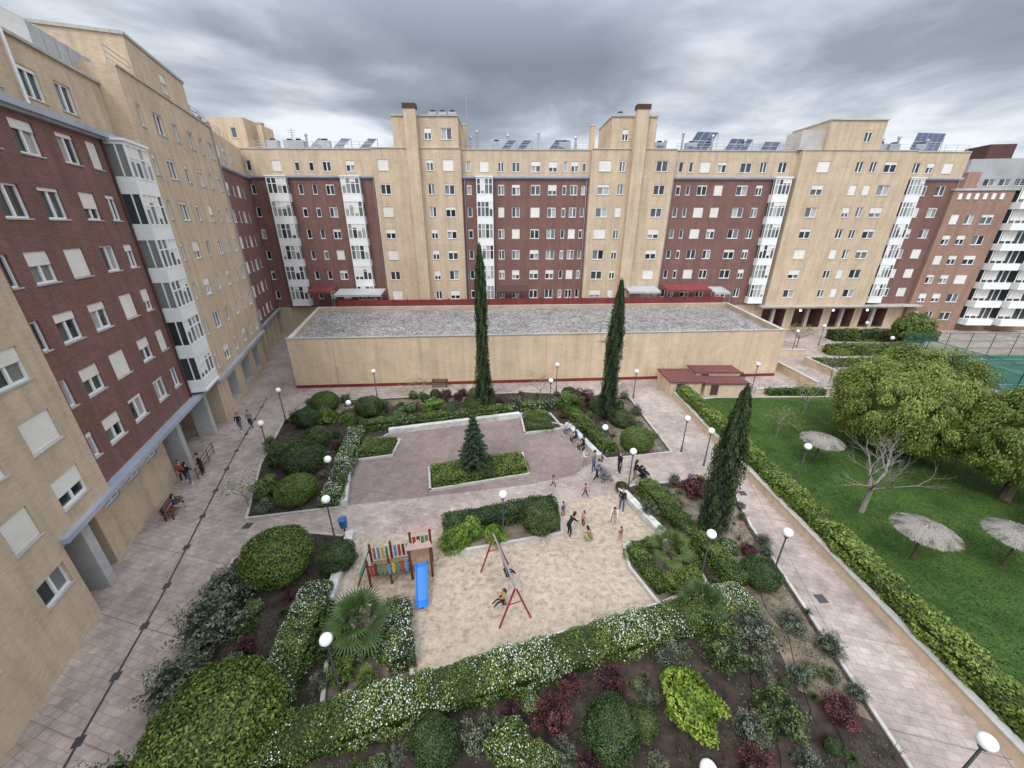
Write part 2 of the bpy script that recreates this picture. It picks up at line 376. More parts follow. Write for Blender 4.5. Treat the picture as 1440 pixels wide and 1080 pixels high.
# ---- right far block
FR=frame((66.8,64.4),R(-3)); rb=empty('apartment_building'); wl,wn=MB(),MB()
rr=[2.5+3.0*k for k in range(6)]
sect(wl,wn,FR,0,.2,9,0,21.5,iORB,[(1.8,1.2),(4.0,1.3),(6.6,1.8)],rr,depth=14)
sect(wl,wn,FR,-.8,9,40,0,21.5,iORB,[(20,1.4),(24,1.4),(28,1.8),(33,1.4)],rr,depth=13)
for k in range(7):
    z=1.2+k*2.95
    wl.fbox(FR,9.3,13.3,-.8,1.2,z,z+1.0,iWHT); wl.fbox(FR,14.2,19,-.8,1.6,z,z+1.0,iWHT)
    for x0,x1,o in ((9.4,13.2,.3),(14.4,18.8,.5)):
        wl.fbox(FR,x0,x1,-.78,o,z+1.0,z+2.93,iGLS,t=.5)
        n=4
        for j in range(n+1):
            x=x0+(x1-x0)*j/n; wl.fbox(FR,x-.06,x+.06,o+.01,o+.08,z+1.01,z+2.92,iWHT)
        wl.fbox(FR,x0+.2,x0+2.2,o+.02,o+.05,z+1.4,z+2.9,iBLI)
wl.fbox(FR,.1,40,-14,.15,21.5,21.8,iCON)
for k in range(6): wl.fbox(FR,1.0+k*1.2,1.5+k*1.2,-.2,.12,20.3,21.1,iWHT)
wl.fbox(FR,6,8,-7,-5,21.8,24.5,iORB)
rail(wl,FR,9,20,-.5,21.8)
wl.build('walls',BM,rb); wn.build('windows',BM,rb)
FD=frame((100,95),R(-8)); fd=empty('office_block'); wl,wn=MB(),MB()
sect(wl,wn,FD,0,0,40,0,30,iGREY,[(2+3*k,2.2) for k in range(12)],[3+3.2*k for k in range(8)],blind=0)
wl.fbox(FD,4,9,-8,-2,30,33,iDKM); wl.build('walls',BM,fd); wn.build('windows',BM,fd)

# ---- pavilion
PAVW=brickmat('pavilion_wall',(.66,.51,.355),(.61,.47,.32),(.54,.43,.32),.5,.25,.12)
def gravel():
    m,nt,b=nmat('roof_gravel'); tc=nt.nodes.new('ShaderNodeTexCoord').outputs['Object']
    v=nt.nodes.new('ShaderNodeTexVoronoi'); v.inputs['Scale'].default_value=5.5; L(nt,tc,v.inputs['Vector'])
    sp=nt.nodes.new('ShaderNodeSeparateColor'); L(nt,v.outputs['Color'],sp.inputs[0])
    col=ramp(nt,sp.outputs[0],[(0,(.13,.12,.11)),(.5,(.27,.25,.235)),(1,(.46,.43,.40))])
    col=mix(nt,col,ramp(nt,noise(nt,tc,.35,5,.7),[(.35,(.68,.67,.66)),(.62,(1,1,1))]),1.0,'MULTIPLY')
    L(nt,col,b.inputs['Base Color']); b.inputs['Roughness'].default_value=.95; b.inputs['Specular IOR Level'].default_value=.15; bump(nt,b,v.outputs['Distance'],.8,.06); return m
GRV=gravel()
REDP=M('red_paint',(.20,.035,.03),.12,3,.6)
pv=empty('low_flat_roofed_building'); mb=MB()
A=(-23.7,38.6);B=(31.3,42.4);C=(33.5,59.4);D=(-28.4,55.8)
def vwall(p,q,z0,z1,mi):
    l=math.dist(p,q); mb.face([(p[0],p[1],z0),(q[0],q[1],z0),(q[0],q[1],z1),(p[0],p[1],z1)],mi,[(0,z0),(l,z0),(l,z1),(0,z1)])
for p,q in ((A,B),(B,C),(D,A),(C,D)): vwall(p,q,.35,5.6,0)
cx=(A[0]+B[0]+C[0]+D[0])/4; cy=(A[1]+B[1]+C[1]+D[1])/4
def ins(p,d): return (p[0]+(d if p[0]<cx else -d),p[1]+(d if p[1]<cy else -d))
Ai,Bi,Ci,Di=[ins(p,.45) for p in (A,B,C,D)]
mb.face([(*p,5.05) for p in (Ai,Bi,Ci,Di)],1)
for p,q in ((Ai,Bi),(Bi,Ci),(Ci,Di),(Di,Ai)): vwall(p,q,5.05,5.6,3)
for (p,q,p2,q2) in ((A,B,Ai,Bi),(B,C,Bi,Ci),(C,D,Ci,Di),(D,A,Di,Ai)):
    mb.face([(*p,5.6),(*q,5.6),(*q2,5.6),(*p2,5.6)],2)
FP=frame(A,math.atan2(B[1]-A[1],B[0]-A[0])); ln=math.dist(A,B)
mb.fbox(FP,-.08,ln+.08,-.1,.08,5.604,5.7,2)
mb.fbox(FP,0,ln,-.2,.04,0,.35,4)
for k in range(1,12): mb.fbox(FP,ln*k/12-.02,ln*k/12+.02,-.02,.012,.36,5.59,3)
for k in range(9):
    x=-20+k*6.1; y=44+((k*7)%5)*2; mb.tube([(x,y,5.05),(x,y,5.5)],.12,5,8)
mb.build('walls_and_gravel_roof',[PAVW,GRV,CON,M('render_joint',(.48,.37,.26)),REDP,METG],pv)
tr=empty('raised_terrace'); mb=MB()
TER=M('terracotta_paving',(.3,.16,.11),.15,3)
mb.fbox(FB,10,75,.0,5.9,4.1,4.38,0); mb.build('slab',[TER],tr)
fz=empty('red_terrace_fence'); mb=MB()
FP2=frame(D,math.atan2(C[1]-D[1],C[0]-D[0])); l2=math.dist(D,C)
mb.fbox(FP2,3,l2-1,-.12,-.02,5.3,6.5,0)
for k in range(30): mb.fbox(FP2,3+k*(l2-4)/29-.05,3+k*(l2-4)/29+.05,-.02,.04,5.3,6.7,1)
mb.build('panels',[REDP,DKM],fz)
AWN=M('dark_red_awning',(.22,.05,.05),.1)
for s0,s1,z,mi in [(9,12.5,7.4,0),(12.8,20,6.9,1),(37.5,42.5,7.3,2),(58,63,7.2,1),(64,71,7.4,0),(71.5,74,7.0,1)]:
    o=empty('terrace_awning'); mb=MB()
    p=[FB(s0,.9,z+.5),FB(s1,.9,z+.5),FB(s1,3.8,z),FB(s0,3.8,z)]
    mb.face(p,0); mb.face([(a,b,c-.06) for a,b,c in p],0)
    mb.face([p[2],p[3],(p[3][0],p[3][1],p[3][2]-.3),(p[2][0],p[2][1],p[2][2]-.3)],0)
    for q in (p[2],p[3]): mb.tube([q,(q[0],q[1],4.38)],.05,1,6)
    mb.build('cover',[(AWN,GREY,DKM)[mi],METG],o)
# ------------------------------------------------------------------ ground
def poly(name,pts,z,m):
    me=bpy.data.meshes.new(name); me.from_pydata([(x,y,z) for x,y in pts],[],[tuple(range(len(pts)))]); me.materials.append(m)
    o=bpy.data.objects.new(name,me); S.collection.objects.link(o)
    return o
def kerbs(name,pts,m,h=.1,w=.14,closed=True,z=0):
    mb=MB(); n=len(pts)
    for i in range(n if closed else n-1):
        a=Vector(pts[i]);b=Vector(pts[(i+1)%n]); d=b-a
        fr=frame(a,math.atan2(d.y,d.x)); mb.fbox(fr,-w/2+.003*(i%2),d.length+w/2-.003*(i%2),-w/2,w/2,z,h+.002*(i%3),0)
    return mb.build(name,[m])
def pavemat(name,c,mc,sx=.5,sy=.25,rot=0,st=.2):
    m,nt,b=nmat(name)
    tc=nt.nodes.new('ShaderNodeTexCoord').outputs['Object']
    mp=nt.nodes.new('ShaderNodeMapping'); L(nt,tc,mp.inputs[0]); mp.inputs['Rotation'].default_value=(0,0,rot)
    nn_=nt.nodes.new('ShaderNodeTexNoise'); nn_.inputs['Scale'].default_value=2.2; L(nt,mp.outputs[0],nn_.inputs['Vector'])
    va=nt.nodes.new('ShaderNodeVectorMath'); va.operation='SCALE'; va.inputs['Scale'].default_value=.16; L(nt,nn_.outputs['Color'],va.inputs[0])
    vb=nt.nodes.new('ShaderNodeVectorMath'); vb.operation='ADD'; L(nt,mp.outputs[0],vb.inputs[0]); L(nt,va.outputs[0],vb.inputs[1])
    br=nt.nodes.new('ShaderNodeTexBrick'); L(nt,vb.outputs[0],br.inputs['Vector'])
    br.inputs['Scale'].default_value=1; br.inputs['Brick Width'].default_value=sx; br.inputs['Row Height'].default_value=sy
    br.inputs['Mortar Size'].default_value=.022; br.inputs['Mortar Smooth'].default_value=.6
    br.inputs['Color1'].default_value=(*sc(c,1.08),1); br.inputs['Color2'].default_value=(*sc(c,.86),1); br.inputs['Mortar'].default_value=(*mc,1)
    n2=noise(nt,tc,.22,6,.65,.4); n3=noise(nt,tc,1.4,6,.75)
    col=mix(nt,br.outputs['Color'],ramp(nt,n2,[(.36,(1-st*1.7,1-st*1.75,1-st*1.75)),(.58,(1.0,1.0,1.0))]),1.0,'MULTIPLY')
    col=mix(nt,col,ramp(nt,n3,[(.35,(1-st*1.4,)*3),(.58,(1.03,)*3)]),1.0,'MULTIPLY')
    b2=nt.nodes.new('ShaderNodeTexBrick'); L(nt,mp.outputs[0],b2.inputs['Vector']); b2.offset=0
    b2.inputs['Scale'].default_value=1; b2.inputs['Brick Width'].default_value=3.6; b2.inputs['Row Height'].default_value=3.6; b2.inputs['Mortar Size'].default_value=.02
    b2.inputs['Color1'].default_value=(1,1,1,1); b2.inputs['Color2'].default_value=(.93,.93,.93,1); b2.inputs['Mortar'].default_value=(.62,.6,.58,1)
    col=mix(nt,col,b2.outputs['Color'],1.0,'MULTIPLY')
    L(nt,col,b.inputs['Base Color']); b.inputs['Roughness'].default_value=.8; b.inputs['Specular IOR Level'].default_value=.25
    bump(nt,b,br.outputs['Fac'],-.3,.01)
    return m
PAVE=pavemat('stamped_concrete',(.46,.375,.325),(.35,.285,.245),.42,.28,R(14),.18)
COURT=pavemat('mauve_paving',(.30,.225,.21),(.24,.18,.165),.22,.11,R(14),.15)
SOIL=M('garden_soil',(.062,.043,.034),.6,2.2,.95,.8,9,.2)
SOIL2=M('dry_soil',(.21,.16,.12),.4,2.0,.95,.8,9,.2)
STREET=M('asphalt',(.06,.06,.06),.2,5)
def sandmat():
    m,nt,b=nmat('play_sand')
    tc=nt.nodes.new('ShaderNodeTexCoord').outputs['Object']
    n=noise(nt,tc,3.2,7,.75); n2=noise(nt,tc,.4,4)
    v=nt.nodes.new('ShaderNodeTexVoronoi'); v.inputs['Scale'].default_value=3.6; v.feature='SMOOTH_F1'; L(nt,tc,v.inputs['Vector'])
    col=ramp(nt,n,[(.36,(.36,.285,.215)),(.5,(.50,.405,.315)),(.66,(.57,.47,.375))])
    col=mix(nt,col,ramp(nt,v.outputs['Distance'],[(.05,(.84,.83,.82)),(.35,(1,1,1))]),1.0,'MULTIPLY')
    col=mix(nt,col,ramp(nt,n2,[(.35,(.88,.87,.85)),(.65,(1,1,1))]),1.0,'MULTIPLY')
    L(nt,col,b.inputs['Base Color']); b.inputs['Roughness'].default_value=.95; b.inputs['Specular IOR Level'].default_value=.1
    ad=nt.nodes.new('ShaderNodeMath'); ad.operation='ADD'; L(nt,v.outputs['Distance'],ad.inputs[0]); L(nt,noise(nt,tc,8,4),ad.inputs[1])
    bump(nt,b,ad.outputs[0],.9,.12)
    return m
SAND=sandmat()
def grassmat():
    m,nt,b=nmat('lawn_grass')
    tc=nt.nodes.new('ShaderNodeTexCoord').outputs['Object']
    n=noise(nt,tc,7,7,.8); n2=noise(nt,tc,.3,6,.7)
    col=ramp(nt,n,[(.33,(.022,.045,.010)),(.5,(.05,.095,.02)),(.68,(.095,.15,.036))])
    col=mix(nt,col,ramp(nt,n2,[(.36,(.62,.66,.55)),(.5,(1,1,1)),(.66,(1.35,1.2,1.05))]),1.0,'MULTIPLY')
    L(nt,col,b.inputs['Base Color']); b.inputs['Roughness'].default_value=.9; b.inputs['Specular IOR Level'].default_value=.15
    bump(nt,b,noise(nt,tc,25,4),1,.06)
    return m
GRASS=grassmat()
poly('ground',[(-1500,-1500),(1500,-1500),(1500,1500),(-1500,1500)],-.03,STREET)
poly('paved_courtyard',[(-45,-6),(100,-6),(100,66),(-45,66)],0,PAVE)
LW=[(17.9,-4),(17.9,35.2),(21,36),(34,36.2),(50,36.2),(50,-4)]
poly('lawn',LW,.05,GRASS)
kerbs('lawn_kerb',LW,CON,.1)
GL=[(-11.4,1.5),(-12.9,8),(-14.9,15.2),(-11.7,17.1),(-9.4,16.85),(-8.6,12.6),(-4,9.2),(7.1,12.3),(9.7,13.6),(9.8,16.6),(8.6,16.5),(7.2,20.9),(8.3,21.5),(15.2,22.4),(14.2,17.7),(13.1,6.7),(12.4,1.5)]
GU=[(-16.2,18.3),(-18.8,24),(-20.9,31),(-20.4,35),(-11.5,36),(1.6,37.4),(12.2,36),(12.6,25.7),(7.2,24.7),(5.1,29.9),(.7,31.8),(-10.5,28.7),(-12.7,25),(-10.9,19.3)]
poly('garden_bed',GL,.03,SOIL); kerbs('bed_kerb',GL,CON,.11)
poly('garden_bed',GU,.03,SOIL); kerbs('bed_kerb',GU,CON,.11)
poly('dry_soil_patch',[(9.9,16.4),(8.5,20.8),(14.9,21.8),(13.9,17.7),(13.0,8),(11,9),(11.6,13)],.038,SOIL2)
poly('dry_soil_patch',[(8.6,25.3),(12.4,25.9),(12.0,35.6),(9,36),(8.4,30)],.038,SOIL2)
poly('dry_soil_patch',[(-19.5,30),(-20,34.6),(-11.5,35.6),(-3,36.5),(-3,35.2),(-16,33.5),(-17.5,29.5)],.038,SOIL2)
SD=[(-9.1,16.7),(-8.4,12.6),(-4.8,12.3),(-3.9,9.3),(6.9,12.4),(6.1,14.6),(6.2,16.1),(8.6,16.4),(7,20.6),(3.0,19.7),(2.9,17.0),(-3.1,15.6),(-4,17.5)]
poly('sand_play_area',SD,.046,SAND)
CT=[(-10.6,19.5),(-12.3,24.7),(-11.8,28.1),(-10.3,28.5),(.7,31.5),(4.6,29.6),(6.4,24.6),(4.4,22.7),(1,21.6)]
poly('paved_court',CT,.012,COURT)
for q in ([(-4.1,17.7),(-3.2,15.6),(2.9,17.0),(3.0,19.7)],[(6.1,14.6),(6.9,12.5),(9.6,13.6),(9.8,16.6),(6.2,16.1)],[(-8.4,12.6),(-4.8,12.35),(-3.9,9.3),(-7,8.4)]):
    poly('planter_soil',q,.056,SOIL2); kerbs('planter_kerb',q,CON,.22,.16)
for q in ([(-5.5,20.9),(-6.1,23.5),(.8,25.4),(1.2,22.7)],[(-12.0,24.4),(-12.0,27.4),(-9.3,27.4),(-9.3,25.1)],[(1.1,28.5),(.8,32.2),(3.6,32.2),(4.5,29.4)]):
    poly('planter_soil',q,.05,SOIL); kerbs('planter_kerb',q,CON,.2,.16)
WALLC=M('weathered_white_concrete',(.60,.58,.54),.25,2.5,.9,.3,20,.15)
def lowwall(p,q,w=.45,h=.45):
    mb=MB(); d=Vector(q)-Vector(p); fr=frame(p,math.atan2(d.y,d.x)); n=max(1,int(d.length/2))
    for k in range(n):
        mb.fbox(fr,d.length*k/n+.01,d.length*(k+1)/n-.01,-w/2,w/2,0,h,0)
    mb.fbox(fr,.02,d.length-.02,-w/2+.02,w/2-.02,0,h-.02,0)
    mb.build('low_concrete_wall',[WALLC])
for p,q in [((-10.7,19.4),(-12.5,25)),((-10.6,28.7),(.7,31.8)),((4.9,29.9),(6.7,24.7)),((-9.25,16.9),(-8.6,12.6)),((-4,9.05),(7.1,12.25)),((7.25,20.8),(8.75,16.5))]: lowwall(p,q)
DR=M('drain_grate',(.06,.06,.065),.2,8,.6)
mb=MB(); dp=[(-13.6,3.5),(-14.8,6.8),(-16.9,13),(-21.7,25.3),(-25.5,36)]
for a,b in zip(dp[:-1],dp[1:]):
    d=Vector(b)-Vector(a); mb.fbox(frame(a,math.atan2(d.y,d.x)),0,d.length,-.045,.045,0,.006,0)
    n=int(d.length/3.2)+1
    for k in range(n): mb.fbox(frame(a,math.atan2(d.y,d.x)),d.length*k/n+.5,d.length*k/n+.85,-.15,.15,0,.011,0)
mb.build('drain_channel',[DR])
for x,y in [(14.6,12.7),(-16,17.5),(15.2,20.5),(1.5,35.8),(-3,18.3)]:
    mb=MB(); mb.fbox(W0,x,x+.45,y,y+.45,0,.012,0); mb.build('manhole_cover',[DR])
# drip irrigation hoses lying on the beds
HOSE=M('black_hose',(.02,.02,.02),.1)
mb=MB()
for (x0,y0,x1,y1) in [(-12.3,4,-10.2,12.5),(-10.6,9,-10.4,16),(-6,4.4,6,6.4),(-3,5.6,9.6,10.2),(6,4.6,12,9.4),(9,8,13,19),(11,6,12.6,16)]:
    pts=[]
    for k in range(22):
        t=k/21; pts.append((x0+(x1-x0)*t+.22*math.sin(k*.9+x0),y0+(y1-y0)*t+.2*math.cos(k*.7+y0),.055))
    mb.tube(pts,.014,0,4,False)
mb.build('irrigation_hose',[HOSE])
mb=MB(); mb.fbox(W0,16.75,17.0,-4,36.2,0,.55,0); mb.fbox(W0,16.7,17.05,-4,36.2,.55,.62,1); mb.build('low_boundary_wall',[PAVW,CON])
SHR=M('oxblood_roof',(.16,.055,.055),.15,3,.6)
for x0,x1,y0,y1,h in [(16.6,19.8,36.6,40.4,1.5),(20.2,24.6,36.6,38.6,1.35),(20.2,25,39.0,41,1.7)]:
    o=empty('service_shed'); mb=MB(); mb.fbox(W0,x0,x1,y0,y1,0,h,0,skip='b'); mb.fbox(W0,x0-.15,x1+.15,y0-.15,y1+.15,h,h+.1,1)
    mb.fbox(W0,x0+.6,x0+1.4,y0-.03,y0-.003,.1,h-.15,2); mb.build('body',[PAVW,SHR,DKM],o)
mb=MB()
for x0,x1,y0,y1,h in [(33,33.3,38,50,.9),(33.3,40,49.7,50,.9),(38,38.3,42,47,.8),(38.3,48,46.7,47,.8),(44,56,52,52.3,.9),(36,36.3,51,58,.8),(26,50,37.2,37.4,.5)]:
    mb.fbox(W0,x0,x1,y0,y1,0,h,0); mb.fbox(W0,x0-.04,x1+.04,y0-.04,y1+.04,h,h+.07,1)
mb.build('terrace_planter_wall',[PAVW,CON])
TEN=M('tennis_surface',(.035,.115,.08),.08,2); 
poly('tennis_court',[(53,36.8),(84,36.8),(84,50),(53,50)],.02,TEN)
mb=MB()
for a in ((54.5,82.5,38.2,38.26),(54.5,82.5,48.4,48.46),(54.5,54.56,38.2,48.4),(82.4,82.46,38.2,48.4),(62,62.06,39.6,47),(54.5,82.5,39.6,39.66),(54.5,82.5,47,47.06)): mb.fbox(W0,*a,.02,.026+.001*int(a[0]%3),0)
mb.build('court_line_marking',[M('worn_line_paint',(.4,.42,.4),.1)])
mb=MB(); FEN=M('green_fence',(.03,.13,.085),.1,4,.5)
for (x0,y0,x1,y1) in ((53,36.8,84,36.8),(53,36.8,53,50),(53,50,84,50)):
    n=int(math.dist((x0,y0),(x1,y1))/3)
    for k in range(n+1):
        x=x0+(x1-x0)*k/n;y=y0+(y1-y0)*k/n; mb.tube([(x,y,0),(x,y,3.2)],.05,0,6)
    for z in (.1,1.1,2.1,3.2): mb.tube([(x0,y0,z),(x1,y1,z)],.03,0,4)
    for k in range(n*12): 
        x=x0+(x1-x0)*k/n/12;y=y0+(y1-y0)*k/n/12; mb.tube([(x,y,.1),(x,y,3.2)],.012,0,3,False)
    for k in range(20): mb.tube([(x0,y0,.1+k*.16),(x1,y1,.1+k*.16)],.012,0,3,False)
mb.build('tennis_court_fence',[FEN])
rl=MB(); rail(rl,W0,24.8,33,37.6,0,1.0,1.5,0); rl.build('metal_railing',[METG])
rl=MB(); rail(rl,FL,10.5,14,.9,0,1.0,.9,0); rl.build('entrance_railing',[DKM])
# ------------------------------------------------------------------ vegetation
def leafmat(name,d,m_,l,rough=.5,tr=0):
    m,nt,b=nmat(name)
    a=nt.nodes.new('ShaderNodeAttribute'); a.attribute_name='tint'
    oi=nt.nodes.new('ShaderNodeObjectInfo')
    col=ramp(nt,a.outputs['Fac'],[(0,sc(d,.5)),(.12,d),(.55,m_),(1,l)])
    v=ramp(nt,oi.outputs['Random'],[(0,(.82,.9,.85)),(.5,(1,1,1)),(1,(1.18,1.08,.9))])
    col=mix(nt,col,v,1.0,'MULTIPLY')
    L(nt,col,b.inputs['Base Color']); b.inputs['Roughness'].default_value=rough; b.inputs['Specular IOR Level'].default_value=.25
    if tr:
        tr_=nt.nodes.new('ShaderNodeBsdfTranslucent'); L(nt,col,tr_.inputs[0])
        ms=nt.nodes.new('ShaderNodeMixShader'); ms.inputs[0].default_value=tr
        L(nt,b.outputs[0],ms.inputs[1]); L(nt,tr_.outputs[0],ms.inputs[2])
        L(nt,ms.outputs[0],nt.nodes['Material Output'].inputs['Surface'])
    return m
LG=leafmat('leaf_green',(.03,.05,.013),(.085,.13,.028),(.175,.235,.055))
LD=leafmat('leaf_dark',(.02,.036,.014),(.052,.082,.026),(.11,.15,.05))
LL=leafmat('leaf_lime',(.05,.09,.014),(.12,.20,.028),(.22,.31,.055))
LT=leafmat('leaf_spring',(.08,.105,.022),(.185,.235,.048),(.33,.38,.10),.5,.22)
LH=leafmat('leaf_hedge',(.04,.065,.015),(.10,.155,.03),(.20,.27,.06))
LR=leafmat('leaf_red',(.03,.014,.016),(.075,.028,.032),(.14,.055,.055))
LP=leafmat('leaf_grey',(.04,.045,.03),(.10,.115,.075),(.19,.2,.13))
LC=leafmat('leaf_cypress',(.010,.018,.008),(.022,.040,.014),(.05,.075,.024),.7,0)
FLW=M('white_petal',(.68,.69,.64),.03,5,.7)
BARK=M('bark',(.10,.075,.055),.3,8,.95,.5,25)
BARKG=M('grey_bark',(.27,.24,.205),.25,8,.95)
STRAW=M('straw',(.27,.245,.21),.35,12,.95,.4,40)
def nrm(v): return v/np.maximum(1e-9,np.linalg.norm(v,axis=1))[:,None]
def leaves(P,N,size,jit=.6,aspect=.55,up=None,clump=None):
    n=len(P); Nn=nrm(N+rng.normal(0,jit,(n,3)))
    t=rng.normal(0,1,(n,3)) if up is None else up+rng.normal(0,.25,(n,3))
    t=nrm(t-(t*Nn).sum(1)[:,None]*Nn); b=np.cross(Nn,t)
    s=(size*(.6+.8*rng.random(n)))[:,None]
    V=np.stack([P+t*s,P+b*s*aspect,P-t*s,P-b*s*aspect],1).reshape(-1,3)
    tn=np.clip(rng.normal(.5,.22,n),.13,1)
    if clump is not None: tn=np.clip(tn+clump,.1,1)
    return V,np.repeat(tn,4)
def qmesh(name,parts,mats):
    Vs=[];Ts=[];Ms=[]
    for V,T,mi in parts:
        n=len(V)//4; Vs.append(V);Ts.append(T);Ms.append(np.full(n,mi)); 
    V=np.concatenate(Vs);T=np.concatenate(Ts);Mi=np.concatenate(Ms); n=len(V)//4
    me=bpy.data.meshes.new(name); me.vertices.add(len(V)); me.vertices.foreach_set('co',V.astype(np.float32).ravel())
    me.loops.add(n*4); me.loops.foreach_set('vertex_index',np.arange(n*4,dtype=np.int32))
    me.polygons.add(n); me.polygons.foreach_set('loop_start',np.arange(0,n*4,4,dtype=np.int32))
    me.polygons.foreach_set('material_index',Mi.astype(np.int32))
    for m in mats: me.materials.append(m)
    at=me.attributes.new('tint','FLOAT','POINT'); at.data.foreach_set('value',T.astype(np.float32))
    me.update(calc_edges=True); return me
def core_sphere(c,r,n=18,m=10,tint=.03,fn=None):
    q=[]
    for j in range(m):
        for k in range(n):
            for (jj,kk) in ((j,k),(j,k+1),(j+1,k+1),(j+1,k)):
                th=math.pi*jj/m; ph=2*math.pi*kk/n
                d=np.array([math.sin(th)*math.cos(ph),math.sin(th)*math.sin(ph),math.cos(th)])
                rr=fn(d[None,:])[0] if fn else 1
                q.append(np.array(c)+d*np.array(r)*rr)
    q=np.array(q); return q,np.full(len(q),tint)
def lump(seed,a=.08,f=4):
    r=np.random.default_rng(seed); K=r.normal(0,f,(7,3)); ph=r.random(7)*6.28
    return lambda d:1+a*np.sin(d@K.T+ph).sum(1)/1.8
def fib(n):
    d=rng.normal(0,1,(n,3)); return nrm(d)
def mk_ball(name,mat,n,size,a=.07,f=4,flower=0,seed=0,jit=.5,core=.9,flat=.85,depth=.06):
    fn=lump(seed,a,f); f2=lump(seed+77,.5,11); d=fib(n); d=d[d[:,2]>-.65]
    rr=fn(d)*(1-depth*rng.random(len(d))+.025*rng.normal(0,1,len(d)))
    P=d*rr[:,None]; P[:,2]*=flat; P[:,2]+=flat*.72
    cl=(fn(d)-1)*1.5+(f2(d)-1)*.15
    parts=[(*leaves(P,d,size,jit,clump=cl),0)]
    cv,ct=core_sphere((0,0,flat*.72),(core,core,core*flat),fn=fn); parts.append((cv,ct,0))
    if flower:
        k=rng.random(len(P))<flower; k&=(d[:,2]>-.1)
        V,T=leaves(P[k]+d[k]*.02,d[k],size*.7,.4,aspect=.95); parts.append((V,T,1))
    return qmesh(name,parts,[mat,FLW])
B_CLIP=[mk_ball('clipped_shrub_mesh',LG,17000,.030,.04,3,seed=i,flat=.82) for i in range(2)]
B_CLIPD=[mk_ball('clipped_shrub_mesh',LD,12000,.034,.06,4,seed=5+i,flat=.85) for i in range(2)]
B_LIME=[mk_ball('lime_shrub_mesh',LL,5500,.065,.14,5,seed=10+i,jit=.8,core=.76,depth=.12) for i in range(2)]
B_LOOSE=[mk_ball('loose_shrub_mesh',(LG,LD,LP)[i],4200,.06,.22,5,seed=20+i,jit=.9,core=.6,depth=.3) for i in range(3)]
B_FLW=[mk_ball('flowering_shrub_mesh',LG,6000,.045,.1,5,flower=.10,seed=30+i,jit=.7,core=.82) for i in range(2)]
B_RED=[mk_ball('red_shrub_mesh',LR,3200,.06,.2,5,seed=40,jit=.9,core=.6,depth=.28)]
B_GREY=[mk_ball('grey_shrub_mesh',LP,3000,.06,.2,5,seed=50+i,jit=.9,core=.55,depth=.35) for i in range(2)]
def mk_spike(name,mat,n=140):
    V=[];T=[]
    for i in range(n):
        az=random.random()*6.28; el=R(random.uniform(15,85)); l=random.uniform(.6,1.05)
        d=np.array([math.cos(az)*math.cos(el),math.sin(az)*math.cos(el),math.sin(el)]); sd=np.array([-math.sin(az),math.cos(az),0])*.025
        a=np.zeros(3); m1=d*l*.5; e=d*l-np.array([0,0,.12*l])
        V+= [a-sd,a+sd,m1+sd,m1-sd, m1-sd,m1+sd,e+sd*.2,e-sd*.2]; T+=[random.uniform(.2,.9)]*8
    return qmesh(name,[(np.array(V),np.array(T),0)],[mat])
B_SPK=[mk_spike('spiky_plant_mesh',LD),mk_spike('spiky_plant_mesh',LP)]
def mk_twig():
    mb=MB()
    for i in range(26):
        az=random.random()*6.28; el=R(random.uniform(30,85)); p=Vector((0,0,0)); pts=[p]
        for k in range(4):
            d=Vector((math.cos(az)*math.cos(el),math.sin(az)*math.cos(el),math.sin(el))); p=p+d*.27; pts.append(p); az+=random.uniform(-.4,.4); el+=random.uniform(-.2,.2)
        mb.tube(pts,[.02,.016,.012,.008,.004],0,4,False)
    return mb.build('twig_mesh',[BARK],link=False)
B_TWG=[mk_twig()]
BIG=[]
def shrub(kind,x,y,r,h=None,name='shrub'):
    me=random.choice(kind); sz=r if h is None else h
    BIG.append((x,y,r))
    return inst(name,me,(x,y,.03),random.random()*6.28,(r*random.uniform(.92,1.08),r*random.uniform(.92,1.08),sz))
for x,y,r in [(-11.9,14.5,1.7),(-9.9,7.4,1.85),(-13.9,20.1,1.2),(-18.1,33.3,1.3),(9.9,26.2,1.3)]: shrub(B_CLIP,x,y,r,name='clipped_round_shrub')
for x,y,r in [(-15.3,23.6,1.45),(-15.8,26.6,1.1),(-13.4,32.2,1.3),(-9.1,14.8,1.0),(3.4,7.5,.95),(1.6,17.7,1.2),(-18.3,30.2,1.1),(-5.9,31.9,.9),(-3.6,33,1.1),(9.8,30.2,1.0),(12.4,13.9,.85),(-2.6,7.2,.8),(4.6,7.8,.6),(8.4,33.2,1.0),(5.9,36,.8)]: shrub(B_CLIPD,x,y,r,name='clipped_round_shrub')
for x,y,r in [(6.5,8.4,.95),(-3.2,16.2,.75),(-2.3,17.0,.7),(-.9,16.6,.6),(-16.8,30.8,.75),(-7.7,33.3,.9),(-14.9,30.6,.6)]: shrub(B_LIME,x,y,r,name='lime_green_shrub')
for x,y,r in [(-13.0,11.2,1.15),(-13.5,12.9,.95),(-12.6,8.9,.95),(-12.1,5.6,1.0),(-16.3,20.6,.8),(-17.4,24.0,.8),(5.6,33.5,1.1),(9.5,8,.75),(8.6,10.2,.8),(10.3,11.2,.8)]: shrub(B_LOOSE,x,y,r)
for x,y,r in [(-.1,7.1,.75),(-5.2,11.8,.7),(-5.0,10.4,.7),(.9,6.7,.55)]: shrub(B_FLW,x,y,r,name='white_flowering_shrub')
for x,y,r in [(12.1,20.6,.9),(6.9,34.4,1.1),(10.4,12.4,.5),(-7,34.2,.8),(11.9,8.2,.55),(2.2,9.1,.45),(7.9,6.6,.5)]: shrub(B_RED,x,y,r,name='red_leaved_shrub')
